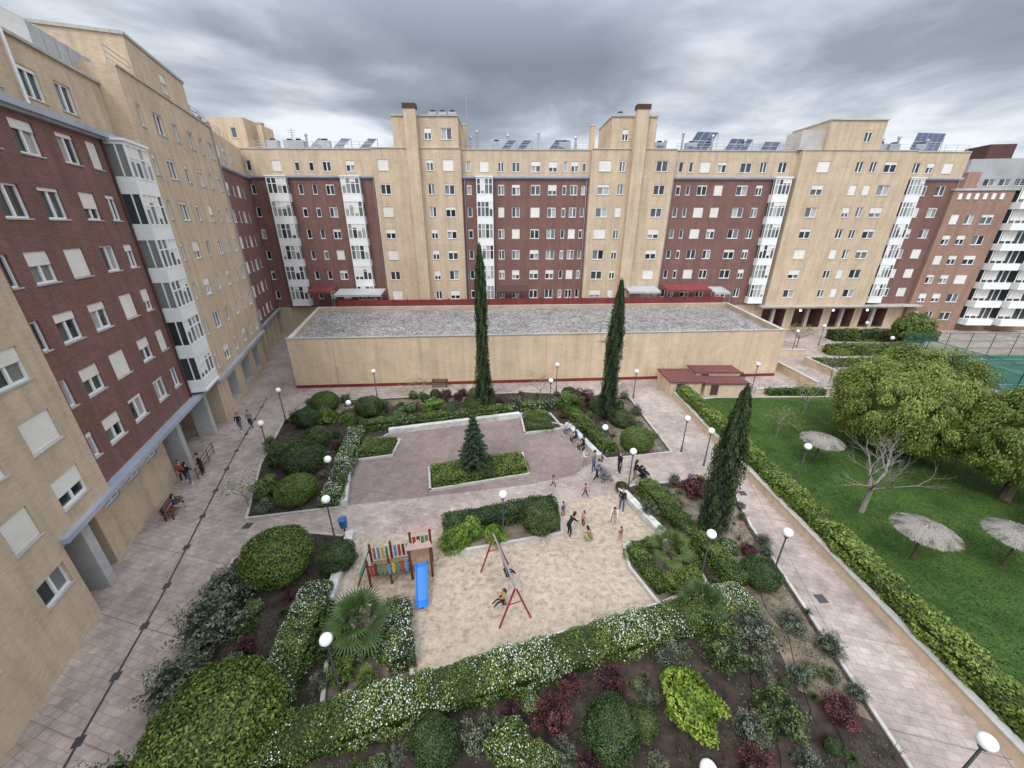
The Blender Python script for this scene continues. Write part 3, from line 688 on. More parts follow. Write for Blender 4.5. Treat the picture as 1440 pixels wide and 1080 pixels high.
def inpoly(x,y,P):
    c=False;n=len(P)
    for i in range(n):
        x1,y1=P[i];x2,y2=P[(i+1)%n]
        if (y1>y)!=(y2>y) and x<(x2-x1)*(y-y1)/(y2-y1)+x1: c=not c
    return c
def segd(x,y,p,q):
    p=Vector(p);q=Vector(q);v=Vector((x,y));t=max(0,min(1,(v-p).dot(q-p)/(q-p).length_squared)); return (v-(p+(q-p)*t)).length
HED=[]
def hedge(p,q,w,h,mat,dens=230,flower=0,size=.06,name='clipped_hedge'):
    HED.append((p,q,w)); p_=np.array(p,float);q_=np.array(q,float); l=np.linalg.norm(q_-p_); d=(q_-p_)/l; nn=np.array([d[1],-d[0]])
    w2=w/2; faces=[(l*w,'t'),(l*h,'a'),(l*h,'b'),(w*h,'e'),(w*h,'s')]
    Ps=[];Ns=[]
    for ar,k in faces:
        n=int(ar*dens*(1.0 if k!='t' else 1.2)); u=rng.random(n);v=rng.random(n)
        if k=='t': s_=u*l;o=(v-.5)*w;z=np.full(n,h); N=np.stack([s_*0,s_*0,s_*0+1],1)
        elif k in 'ab':
            sg=1 if k=='a' else -1; s_=u*l;o=np.full(n,sg*w2);z=v*h; N=np.stack([s_*0,s_*0+sg,s_*0],1)
        else:
            sg=1 if k=='e' else -1; s_=np.full(n,l if sg>0 else 0.);o=(u-.5)*w;z=v*h; N=np.stack([s_*0+sg,s_*0,s_*0],1)
        Ps.append(np.stack([s_,o,z],1));Ns.append(N)
    P=np.concatenate(Ps);N=np.concatenate(Ns)
    ph=rng.random(6)*6.28
    wob=.07*np.sin(P[:,0]*1.3+ph[0])+.05*np.sin(P[:,0]*4.1+P[:,1]*3+ph[1])+.03*np.sin(P[:,2]*6+P[:,0]*7+ph[2])
    e=np.clip((np.abs(P[:,1])-(w2-.18))/.18,0,1); P[:,2]-=.14*e**2*(P[:,2]>h*.8)
    P+=N*(wob+rng.normal(0,.04,len(P)))[:,None]
    P[:,2]=np.maximum(P[:,2],.02)
    def tow(X,isn=False):
        o=np.empty_like(X); 
        o[:,0]=X[:,0]*d[0]+X[:,1]*nn[0]; o[:,1]=X[:,0]*d[1]+X[:,1]*nn[1]; o[:,2]=X[:,2]
        if not isn: o[:,0]+=p_[0];o[:,1]+=p_[1];o[:,2]+=.03
        return o
    PW=tow(P);NW=tow(N,True)
    parts=[(*leaves(PW,NW,size,.6,clump=wob*2.2),0)]
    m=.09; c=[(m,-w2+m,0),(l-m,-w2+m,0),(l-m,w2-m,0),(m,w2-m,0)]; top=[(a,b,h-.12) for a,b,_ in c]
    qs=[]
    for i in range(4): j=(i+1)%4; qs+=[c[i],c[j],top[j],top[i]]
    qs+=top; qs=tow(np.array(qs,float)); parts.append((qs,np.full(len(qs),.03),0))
    if flower:
        patch=np.sin(PW[:,0]*1.3+ph[3])+np.sin(PW[:,1]*1.9+PW[:,0]*.7+ph[4])+.7*np.sin(PW[:,0]*3.7+PW[:,1]*2.9+ph[5])
        k=(rng.random(len(PW))<flower*np.clip(.9+patch*.6,.1,2.2))&(PW[:,2]>h*.3)
        parts.append((*leaves(PW[k]+NW[k]*.03,NW[k],size*.66,.5,aspect=.95),1))
    me=qmesh(name,parts,[mat,FLW]); o=bpy.data.objects.new(name,me); S.collection.objects.link(o); return o
hedge((-8.3,5.0),(-9.3,13.2),1.4,.9,LG,520,.14,.04,name='white_flowering_hedge')
hedge((-8.0,7.2),(10.9,12.6),1.45,.85,LG,520,.14,.04,name='white_flowering_hedge')
hedge((8.9,21.2),(11.2,13.4),1.1,.8,LG,380,0,.045)
hedge((6.5,15.7),(7.4,13.1),.9,.65,LG,380,0,.045); hedge((7.5,13.3),(9.3,14.0),.8,.66,LG,380,0,.045); hedge((9.3,14.2),(9.4,16.3),.8,.64,LG,380,0,.045); hedge((6.6,15.7),(8.1,16.0),.7,.62,LG,380,0,.045)
hedge((-5.2,12.1),(-4.3,9.6),1.0,.9,LD,450,.14,.042,name='white_flowering_hedge'); hedge((-7.9,12.2),(-7.3,10.0),.9,.8,LD,400,0,.045)
hedge((-3.9,17.3),(2.7,19.1),1.2,.9,LD,350,0,.048) 
hedge((-5.6,22.2),(.9,24.0),2.3,.55,LG,280,0,.05); hedge((-11.9,26.0),(-9.4,26.3),2.3,.5,LG,260,0,.05); hedge((2.5,28.9),(2.2,32.0),2.3,.5,LG,240,0,.05)
hedge((-13.2,28.3),(-11.4,19.3),1.2,.9,LG,280,.16,.05,name='white_flowering_hedge')
hedge((-13.2,29.2),(.4,32.7),1.1,.8,LG,240,.04,.055); hedge((.9,32.9),(4.6,33.8),1.0,.8,LG,220,.1,name='white_flowering_hedge')
hedge((5.1,33.4),(7.7,25.6),1.1,.8,LG,240,0,.055)
hedge((17.65,36.2),(17.65,2.0),1.25,1.3,LH,330,0,.07)
hedge((44,50.8),(56,50.8),1.6,1.3,LG,70,size=.14); hedge((50,58),(66,58),2,1.5,LD,60,size=.15); hedge((34,51),(35.5,57),1.3,1.0,LD,70,size=.12)
hedge((38.5,45.9),(47.5,45.9),1.1,.9,LD,90,size=.1); hedge((27,36.9),(33,36.9),.8,.7,LG,120,size=.08)
cand=[(B_LOOSE,'shrub',.24),(B_CLIPD,'clipped_round_shrub',.07),(B_GREY,'grey_leaved_shrub',.20),(B_RED,'red_leaved_shrub',.10),(B_SPK,'spiky_plant',.16),(B_TWG,'bare_twiggy_shrub',.13),(B_FLW,'white_flowering_shrub',.10)]
def scatter(PG,N,avoid=(),rmax=.55):
    pl=list(BIG);n0=len(pl);tries=0
    while len(pl)<N+n0 and tries<9000:
        tries+=1
        x=random.uniform(min(p[0] for p in PG),max(p[0] for p in PG)); y=random.uniform(max(3,min(p[1] for p in PG)),max(p[1] for p in PG))
        r=random.uniform(.18,rmax)
        if not inpoly(x,y,PG) or any(inpoly(x,y,a) for a in avoid): continue
        if any(segd(x,y,p,q)<w/2+r*.8 for p,q,w in HED): continue
        if any(math.hypot(x-a,y-b)<(r+c)*.85 for a,b,c in pl): continue
        pl.append((x,y,r)); u=random.random();acc=0
        for kd,nm,pr in cand:
            acc+=pr
            if u<=acc: break
        shrub(kd,x,y,r,r*random.uniform(.8,1.4),nm)
scatter([(-8,3),(-8,6.2),(2,9.2),(10.5,11.5),(13,13),(13,3)],75,[],.6)
scatter(GL,115,[SD]); scatter(GU,105)
def tufts(name,PG,n,mat,avoid=(),s=.05):
    P=[]
    while len(P)<n:
        x=random.uniform(min(p[0] for p in PG),max(p[0] for p in PG)); y=random.uniform(min(p[1] for p in PG),max(p[1] for p in PG))
        if inpoly(x,y,PG) and not any(inpoly(x,y,a) for a in avoid) and mnoise.noise(Vector((x*.7,y*.7,3)))>-.05: P.append((x,y,.05+random.random()*.06))
    P=np.array(P); N=np.tile(np.array([[0,0,1.]]),(n,1))
    me=qmesh(name,[(*leaves(P,N,s,.7),0)],[mat]); o=bpy.data.objects.new(name,me); S.collection.objects.link(o)
tufts('ground_cover_plants',GL,14000,LD,[SD],.04); tufts('ground_cover_plants',GU,9000,LG); tufts('fallen_leaves',GL,5000,LP,[SD],.03)
def blades():
    n=60000; x=18.4+ (rng.random(n)**1.3)*28; y=3+rng.random(n)*32.5
    P=np.stack([x,y,np.full(n,.07)],1); N=nrm(rng.normal(0,1,(n,3))*np.array([1,1,.2]))
    up=np.tile(np.array([[0,0,1.]]),(n,1))
    cl=.2*np.sin(x*.8)*np.sin(y*.6+1)
    V,T=leaves(P,N,.055,.1,.3,up=up,clump=cl); me=qmesh('lawn_blades',[(V,T,0)],[leafmat('blade',(.025,.05,.012),(.055,.10,.022),(.11,.165,.045),.6,0)])
    o=bpy.data.objects.new('grass_blades',me); S.collection.objects.link(o)
blades()
def cypress(x,y,h,r,seed,lean=0):
    e=empty('cypress_tree'); e.location=(x,y,0)
    n=int(20000*h/12); t=rng.random(n); az=rng.random(n)*6.283
    prof=np.clip(t/.06,0,1)**.6*np.clip(1-t,0,1)**.42*(.85+.15*np.sin(t*9+seed))
    tuft=1+.18*np.sin(az*5+t*14+seed)+.15*np.sin(az*9-t*31+seed*2)+.12*np.sin(t*70+az*3)
    rad=r*prof*tuft*(.72+.3*rng.random(n))+.03
    P=np.stack([rad*np.cos(az)+lean*t*h,rad*np.sin(az),.5+t*(h-.5)+.15*rng.normal(0,1,n)],1); N=np.stack([np.cos(az),np.sin(az),az*0+.15],1)
    up=np.tile(np.array([[0,0,1.]]),(n,1))+N*.15
    parts=[(*leaves(P,N,.10,.35,.28,up=up,clump=(tuft-1)*1.3),0)]
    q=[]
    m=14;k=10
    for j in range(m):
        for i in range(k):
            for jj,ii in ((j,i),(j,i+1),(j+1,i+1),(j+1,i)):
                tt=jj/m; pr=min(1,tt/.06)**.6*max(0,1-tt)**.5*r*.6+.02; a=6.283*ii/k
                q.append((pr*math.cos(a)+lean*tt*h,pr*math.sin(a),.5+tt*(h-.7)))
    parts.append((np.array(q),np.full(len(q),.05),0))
    me=qmesh('crown',parts,[LC]); o=bpy.data.objects.new('crown',me); S.collection.objects.link(o); o.parent=e
    mb=MB(); mb.tube([(0,0,0),(lean*.5,0,1)],[.16,.13],0); mb.build('trunk',[BARK],e)
cypress(-2.7,33.2,14.9,.82,1); cypress(8.6,31,12.4,.95,2,.01); cypress(11.3,16.8,9.2,1.0,3,.0)
mb=MB(); 
for z,a,l in ((9.3,3.3,1.0),(7.6,3.5,1.1),(7.5,2.9,.8)): mb.tube([(8.6,31,z-.3),(8.6+math.cos(a)*l,31+math.sin(a)*l*.3,z),(8.6+math.cos(a)*l*1.5,31,z-.1)],[.04,.03,.01],0,5)
mb.build('dead_branches',[BARK])
def conifer(x,y,h,r):
    e=empty('conifer_tree'); e.location=(x,y,0); Ps=[];Ns=[];U=[]
    lv=14
    for j in range(lv):
        t=(j+.4)/lv; z=.4+t*(h-.5); R_=r*(1-t)**.85+.08; nb=int(12-5*t)
        for b in range(nb):
            a=6.283*(b/nb)+j*1.1+random.uniform(-.2,.2); rr=R_*random.uniform(.8,1.1); n=int(85*rr/r)+20
            u=rng.random(n)**.7; ww=.26*(1-u*.6)
            o=rng.normal(0,1,n)*ww*.6
            px=u*rr*math.cos(a)-o*math.sin(a); py=u*rr*math.sin(a)+o*math.cos(a); pz=z+.12*u*rr-.25*u**2*rr+rng.normal(0,.03,n)
            Ps.append(np.stack([px,py,pz],1)); Ns.append(np.tile([[0,0,1.]],(n,1))); U.append(np.tile([[math.cos(a),math.sin(a),0.1]],(n,1)))
    P=np.concatenate(Ps);N=np.concatenate(Ns);U=np.concatenate(U)
    me=qmesh('crown',[(*leaves(P,N,.1,.5,.3,up=U),0)],[leafmat('leaf_spruce',(.02,.035,.02),(.045,.075,.035),(.09,.13,.06))]); o=bpy.data.objects.new('crown',me); S.collection.objects.link(o); o.parent=e
    mb=MB(); mb.tube([(0,0,0),(0,0,h)],[.1,.015],0); mb.build('trunk',[BARK],e)
conifer(-2.7,23.2,4.7,1.4)
def limb(mb,p,d,l,r,depth,mi=0,sp=.55,out=None,k=3,grav=0):
    pts=[p]; rad=[r]; dd=d.copy()
    for i in range(3):
        dd=(dd+Vector((random.gauss(0,.12),random.gauss(0,.12),random.gauss(0,.08)+grav))).normalized(); p=p+dd*l/3; pts.append(p); rad.append(r*(1-.35*(i+1)/3))
    mb.tube(pts,rad,mi,6 if r>.03 else 4,False)
    if out is not None: out.append((p.copy(),depth))
    if depth>0:
        for i in range(k):
            nd=(dd+Vector((random.gauss(0,sp),random.gauss(0,sp),random.gauss(.05,sp*.6)))).normalized()
            limb(mb,pts[-1] if i<2 else pts[2],nd,l*random.uniform(.6,.82),rad[-1]*.72,depth-1,mi,sp,out,k,grav)
def roundtree(x,y,rx,rz,zc,nl,mat,name='round_crowned_tree',lean=(0,0),ls=.085):
    e=empty(name); e.location=(x,y,0)
    mb=MB(); mb.tube([(-lean[0],-lean[1],0),(-lean[0]*.5,-lean[1]*.5,zc*.4),(0,0,zc*.75)],[.3,.24,.2],0)
    for i in range(7):
        a=i*.9; limb(mb,Vector((0,0,zc*.6)),Vector((math.cos(a),math.sin(a),.7)).normalized(),rx*.4,.1,2,0,.45)
    mb.build('trunk_and_limbs',[BARK],e)
    nc=330; d=fib(nc*2); d=d[d[:,2]>-.8][:nc]; fn=lump(int(x*10)%97,.06,3)
    C=d*fn(d)[:,None]*np.array([rx,rx,rz])*(.80+.15*rng.random(len(d)))[:,None]; 
    Ps=[];Ns=[];cl=[]
    per=nl//len(C)
    for c in C:
        r=rx*random.uniform(.09,.17); dd=fib(per); rr=r*(.5+.6*rng.random(per)); Q=c+dd*rr[:,None]*np.array([1,1,1.05])
        Ps.append(Q);Ns.append(dd*.6+np.array([0,0,.1])+nrm(c[None,:])*.9); cl.append(np.full(per,random.uniform(-.16,.18)))
    P=np.concatenate(Ps);P[:,2]+=zc;N=np.concatenate(Ns)
    up=np.tile([[0,0,-1.]],(len(P),1))+N*.5
    parts=[(*leaves(P,N,ls,.5,.42,up=up,clump=np.concatenate(cl)),0)]
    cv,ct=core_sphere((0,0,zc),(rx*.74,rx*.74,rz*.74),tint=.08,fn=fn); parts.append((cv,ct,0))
    me=qmesh('crown',parts,[mat]); o=bpy.data.objects.new('crown',me); S.collection.objects.link(o); o.parent=e
roundtree(29.9,26.2,4.6,4.1,4.1,110000,LT); roundtree(33.2,20.8,3.6,3.4,4.2,80000,LT,lean=(1.2,.8))
roundtree(58,54,2.4,2.2,2.8,9000,LG,ls=.14)
def baretree(x,y,h,r,depth,leafn=0,name='bare_tree',sp=.55,mat=BARKG,k=3,el=.9):
    e=empty(name); e.location=(x,y,0); mb=MB(); out=[]
    mb.tube([(0,0,0),(.04,.02,h*.2),(0,0,h*.36)],[r*1.2,r,r*.9],0)
    for i in range(5):
        a=i*1.26+random.random()*.4; limb(mb,Vector((0,0,h*.34)),Vector((math.cos(a),math.sin(a),el)).normalized(),h*.27,r*.6,depth,0,sp,out,k,.05)
    mb.build('trunk_and_limbs',[mat],e)
    if leafn:
        pts=np.array([p for p,d in out if d<=1]); idx=rng.integers(0,len(pts),leafn); P=pts[idx]+rng.normal(0,.12,(leafn,3))
        me=qmesh('foliage',[(*leaves(P,rng.normal(0,1,(leafn,3)),.055,.5),0)],[LT]); o=bpy.data.objects.new('foliage',me); S.collection.objects.link(o); o.parent=e
baretree(21.8,18.9,5.0,.13,4,0,sp=.5,el=1.2)
baretree(22.3,28,3.4,.06,2,500,'young_tree'); baretree(27.8,32.5,3.6,.06,2,300,'young_tree')
baretree(-16.7,19.3,2.6,.05,2,300,'young_tree'); baretree(2.9,35.6,3,.05,3,300,'young_tree'); baretree(-9.3,34.6,3,.05,3,300,'young_tree'); baretree(36,40,3.5,.06,3,400,'young_tree')
baretree(10.6,34.2,2.6,.05,3,200,'young_tree')
for x,y,h in [(40,44,3.5),(42,54,4),(47,48.6,3),(58,52,4),(62,56,5)]: baretree(x,y,h,.07,2,900,'young_tree',mat=BARK)
PALM=leafmat('leaf_palm',(.03,.05,.015),(.07,.11,.035),(.13,.18,.06))
def palm(x,y,h,fr_n,fl):
    e=empty('palm_tree'); e.location=(x,y,0); mb=MB()
    mb.tube([(0,0,0),(.03,0,h*.3),(.02,0,h*.6),(0,0,h)],[.17,.19,.16,.13],0,10)
    for k in range(7): mb.tube([(0,0,h*(k+.5)/8),(0,0,h*(k+.5)/8+.05)],[.2,.185],0,10)
    mb.build('trunk',[BARK],e)
    V=[];T=[]
    # costapalmate fans: stalk plus a fan of stiff pointed blades
    for i in range(fr_n):
        az=i*2.4+random.uniform(-.2,.2); el=R(80-95*i/fr_n); tt=random.uniform(.25,.8)
        d=np.array([math.cos(az)*math.cos(el),math.sin(az)*math.cos(el),math.sin(el)]); s=np.array([-math.sin(az),math.cos(az),0]); u=np.cross(d,s)
        p=np.array([0,0,h]); q=p+d*fl*.5
        V+=[p-s*.018,p+s*.018,q+s*.014,q-s*.014]; T+=[.35]*4
        nb=15
        for k in range(nb):
            a=R(-78+156*k/(nb-1)); bd=d*math.cos(a)+s*math.sin(a); bs=np.cross(bd,u); l=fl*.62*(.72+.28*math.cos(a))
            m1=q+bd*l*.55+u*.03; e_=q+bd*l-np.array([0,0,.06+.05*random.random()])
            V+=[q-bs*.006,q+bs*.006,m1+bs*.034,m1-bs*.034, m1-bs*.034,m1+bs*.034,e_+bs*.004,e_-bs*.004]; T+=[min(1,max(.13,tt+random.uniform(-.18,.18)))]*8
    me=qmesh('fronds',[(np.array(V),np.array(T),0)],[PALM]); o=bpy.data.objects.new('fronds',me); S.collection.objects.link(o); o.parent=e
palm(-6.3,10.7,1.5,19,1.35); palm(8.1,14.7,1.2,17,1.15); palm(8.5,12.0,.8,15,1.15)
STR2=leafmat('straw_strand',(.10,.088,.075),(.24,.215,.185),(.40,.365,.32),.9,0)
def umbrella(x,y):
    e=empty('straw_parasol'); e.location=(x,y,0); e.rotation_euler=(R(random.uniform(-3,3)),R(random.uniform(-3,3)),0)
    mb=MB(); mb.tube([(0,0,0),(0,0,2.45)],.06,1,8); n=28
    for rr,z,r2,z2 in ((0,2.55,.6,2.38),(.58,2.4,1.3,2.02)):
        for k in range(n):
            a=6.283*k/n;b=6.283*(k+1)/n; j1=random.uniform(.96,1.05)
            mb.face([(rr*math.cos(a),rr*math.sin(a),z),(r2*j1*math.cos(a),r2*j1*math.sin(a),z2),(r2*j1*math.cos(b),r2*j1*math.sin(b),z2),(rr*math.cos(b),rr*math.sin(b),z)],0)
    for k in range(8):
        a=6.283*k/8; mb.tube([(0,0,2.45),(1.2*math.cos(a),1.2*math.sin(a),2.0)],.025,1,4)
    mb.build('thatch_and_pole',[STRAW,BARK],e)
    n=3400; az=rng.random(n)*6.283; rr=np.sqrt(rng.random(n))*1.3; P=np.stack([rr*np.cos(az),rr*np.sin(az),2.57-rr*.42+rng.random(n)*.04],1)
    D=np.stack([np.cos(az),np.sin(az),az*0-.4],1); N=np.stack([np.cos(az)*.35,np.sin(az)*.35,az*0+1],1)
    V,T=leaves(P,N,.13,.15,.1,up=D,clump=.22*np.sin(az*9)); me=qmesh('straw',[(V,T,0)],[STR2]); o=bpy.data.objects.new('straw',me); S.collection.objects.link(o); o.parent=e
for p in [(22.7,24.2),(21.3,15.2),(25.7,14.8),(31,16.5)]: umbrella(*p)
# ------------------------------------------------------------------ lamps
GLOBE,nt,b=nmat('opal_globe'); b.inputs['Base Color'].default_value=(.85,.85,.83,1); b.inputs['Roughness'].default_value=.25
BLK=M('black_metal',(.03,.03,.032),.1,5,.4)
lm=MB(); lm.tube([(0,0,0),(0,0,.5)],[.075,.06],0,10); lm.tube([(0,0,.5),(0,0,2.72)],[.045,.035],0,10); lm.tube([(0,0,2.68),(0,0,2.76)],[.1,.11],0,12)
lm.ball((0,0,2.97),.225,1,20,14)
LME=lm.build('street_lamp_mesh',[BLK,GLOBE],link=False,smooth=True)
for x,y in [(-18.7,25),(-20.9,31.2),(-11.6,20.3),(-10,16.5),(-6.6,9),(-13.6,28.6),(-.5,16.9),(6.8,24.4),(7.9,21.2),(12.6,36),(13.4,25.8),(14.3,23.9),(26.2,38.2),(9.5,14),(13.2,14.1),(19.7,21.8),(13.5,6.1),(5.3,5.5),(3.7,33.5),(4.8,38),(-14,36),(40,52),(46,55),(50,48.5),(54,57)]:
    inst('street_lamp',LME,(x,y,0),random.random()*3)
WOOD=M('bench_wood',(.16,.075,.045),.2,6,.6)
bm_=MB()
for k in range(4): bm_.fbox(W0,-.9,.9,-.22+k*.115,-.13+k*.115,.42,.46,0)
for k in range(3): bm_.fbox(W0,-.9,.9,.25+k*.02,.28+k*.02,.52+k*.13,.62+k*.13,0)
for x in (-.75,.75):
    bm_.fbox(W0,x-.03,x+.03,-.2,-.14,0,.42,1); bm_.fbox(W0,x-.03,x+.03,.2,.26,0,.9,1); bm_.fbox(W0,x-.03,x+.03,-.14,.2,.37,.415,1); bm_.fbox(W0,x-.03,x+.03,-.22,.2,.62,.65,1)
BME=bm_.build('park_bench_mesh',[WOOD,BLK],link=False)
angL=math.atan2(.9367,-.350)
inst('park_bench',BME,(-21.0,18.9,0),angL); inst('park_bench',BME,(-8,38.9,0),0); inst('park_bench',BME,(26,40.9,0),.07); inst('park_bench',BME,(-18.6,30.5,0),angL+3.14)
mb=MB(); mb.tube([(0,0,.35),(0,0,.85)],[.2,.24],0,12); mb.tube([(0,0,0),(0,0,.35)],.04,1,6); mb.tube([(0,0,.85),(0,0,.9)],[.26,.26],0,12)
BIN=mb.build('litter_bin_mesh',[M('blue_plastic',(.03,.12,.3),.1,4,.4),BLK],link=False)
inst('litter_bin',BIN,(-9.8,17.3,0)); 
# ------------------------------------------------------------------ playground
PW=M('red_brown_post',(.14,.04,.03),.15,6,.6); BLU=M('blue_slide',(.02,.19,.6),.05,3,.35,big=.03)
CY=M('yellow_board',(.6,.4,.07),.06,3,.5); CG=M('green_board',(.07,.27,.13),.06,3,.5); CR=M('red_board',(.42,.06,.05),.06,3,.5); CB=M('sky_blue_board',(.1,.3,.5),.06,3,.5); CP=M('pale_pink_board',(.7,.48,.42),.06,3,.5); PLT=M('platform_wood',(.28,.18,.1),.2,6)
pg=empty('playground_climbing_frame'); pg.location=(-5.55,14.35,.04); pg.rotation_euler=(0,0,R(12))
mb=MB()
for x in (-1.55,-.55,.45,1.45):
    for y in (-.5,.5):
        h=1.75 if x<.4 else 2.15
        mb.tube([(x,y,0),(x,y,h)],.06,0,8)
mb.fbox(W0,.45,1.45,-.5,.5,.95,1.02,7); mb.fbox(W0,-1.55,.45,-.45,.45,.6,.66,7)
cols=[1,0,3,7,5,2,3,1,4]
for k in range(9):
    x=-1.45+k*.205
    mb.fbox(W0,x,x+.13,-.56,-.53,.68+.05*(k%2),1.42+.08*math.sin(k),cols[k]); mb.fbox(W0,x,x+.13,.53,.56,.68,1.42,cols[(k+3)%9])
mb.fbox(W0,-1.55,.45,-.525,-.5,1.28,1.34,0); mb.fbox(W0,-1.55,.45,-.525,-.5,.74,.80,0)
for k in range(4): mb.fbox(W0,.55+.21*k,.72+.21*k,.53,.56,1.02,1.75,cols[k])
for k in range(5): mb.tube([(-2.15+.12*k,-.4,.15+.28*k),(-2.15+.12*k,.4,.15+.28*k)],.025,3,6)
for y in (-.4,.4): mb.tube([(-2.2,y,0),(-1.55,y,1.5)],.035,0,6)
for y in (-.54,.54):
    for dy in (0,-.03):
        mb.face([(.3,y+dy,2.0),(1.6,y+dy,2.0),(1.45,y+dy,2.45),(1.1,y+dy,2.3),(.95,y+dy,2.6),(.7,y+dy,2.35),(.45,y+dy,2.5)],6)
pts=[(.95,-.5,1.02),(.95,-.75,1.0),(.95,-1.5,.52),(.95,-1.95,.22),(.95,-2.3,.18)]
for a,b_ in zip(pts[:-1],pts[1:]):
    mb.face([(a[0]-.24,a[1],a[2]),(a[0]+.24,a[1],a[2]),(b_[0]+.24,b_[1],b_[2]),(b_[0]-.24,b_[1],b_[2])],8)
    for sx in (-.26,.26):
        mb.face([(a[0]+sx,a[1],a[2]-.05),(b_[0]+sx,b_[1],b_[2]-.05),(b_[0]+sx,b_[1],b_[2]+.16),(a[0]+sx,a[1],a[2]+.16)],8)
        mb.tube([(a[0]+sx,a[1],a[2]+.16),(b_[0]+sx,b_[1],b_[2]+.16)],.025,8,6)
mb.tube([(.95,-2.2,0),(.95,-2.2,.18)],.05,0,6)
mb.build('frame_and_slide',[PW,CR,CY,CG,CB,CB,CP,PLT,BLU],pg)
sw=empty('swing_set'); mb=MB(); RM=M('red_metal',(.32,.03,.03),.1,5,.4)
A1=Vector((-.9,14.65,2.25));A2=Vector((.15,11.7,2.25))
dd=(A2-A1).normalized(); nn=Vector((-dd.y,dd.x,0))
for a in (A1,A2):
    for sg in (-1,1): mb.tube([a,(a.x+nn.x*sg*.75,a.y+nn.y*sg*.75,.03)],.045,0,8)
    mb.tube([a+nn*.32-Vector((0,0,.95)),a-nn*.32-Vector((0,0,.95))],.03,0,6)
mb.tube([A1-dd*.1,A2+dd*.1],.05,1,8)
SWP=[]
for f_ in (.28,.72):
    c=A1+(A2-A1)*f_; sg=.35 if f_<.5 else -.3
    SWP.append((c,sg))
    for t in (-.24,.24): mb.tube([c+dd*t,c+dd*t+nn*sg-Vector((0,0,1.7))],.012,2,5)
    b0=c+nn*sg-Vector((0,0,1.7)); mb.fbox(lambda s_,o,z:tuple(b0+dd*s_+nn*o+Vector((0,0,z))),-.26,.26,-.1,.1,-.03,.02,3)
mb.build('frame',[RM,METG,METG,BLK],sw)
# ------------------------------------------------------------------ people
SK=[M('skin',(.52,.33,.24),.05,5,.6),M('skin_tan',(.38,.22,.15),.05,5,.6)]
CL={}
def cloth(c):
    if c not in CL: CL[c]=M('cloth',c,.1,12,.9,.2,60,.05)
    return CL[c]
POSE={'stand':dict(lean=2,hip=(4,-3),knee=(3,3),sh=(6,-6),el=(12,16),ab=7),
 'walk':dict(lean=4,hip=(24,-18),knee=(8,22),sh=(-20,24),el=(14,26),ab=6),
 'sit':dict(lean=6,hip=(84,88),knee=(84,80),sh=(28,32),el=(50,45),ab=9),
 'crouch':dict(lean=28,hip=(104,96),knee=(128,132),sh=(52,44),el=(35,40),ab=10),
 'bend':dict(lean=38,hip=(20,14),knee=(24,22),sh=(22,28),el=(18,24),ab=6),
 'push':dict(lean=8,hip=(14,-12),knee=(6,16),sh=(38,38),el=(46,46),ab=6),
 'hold':dict(lean=2,hip=(5,-4),knee=(4,4),sh=(30,26),el=(85,80),ab=10),
 'swing':dict(lean=-8,hip=(80,84),knee=(40,36),sh=(70,70),el=(70,70),ab=14)}
pend=[]
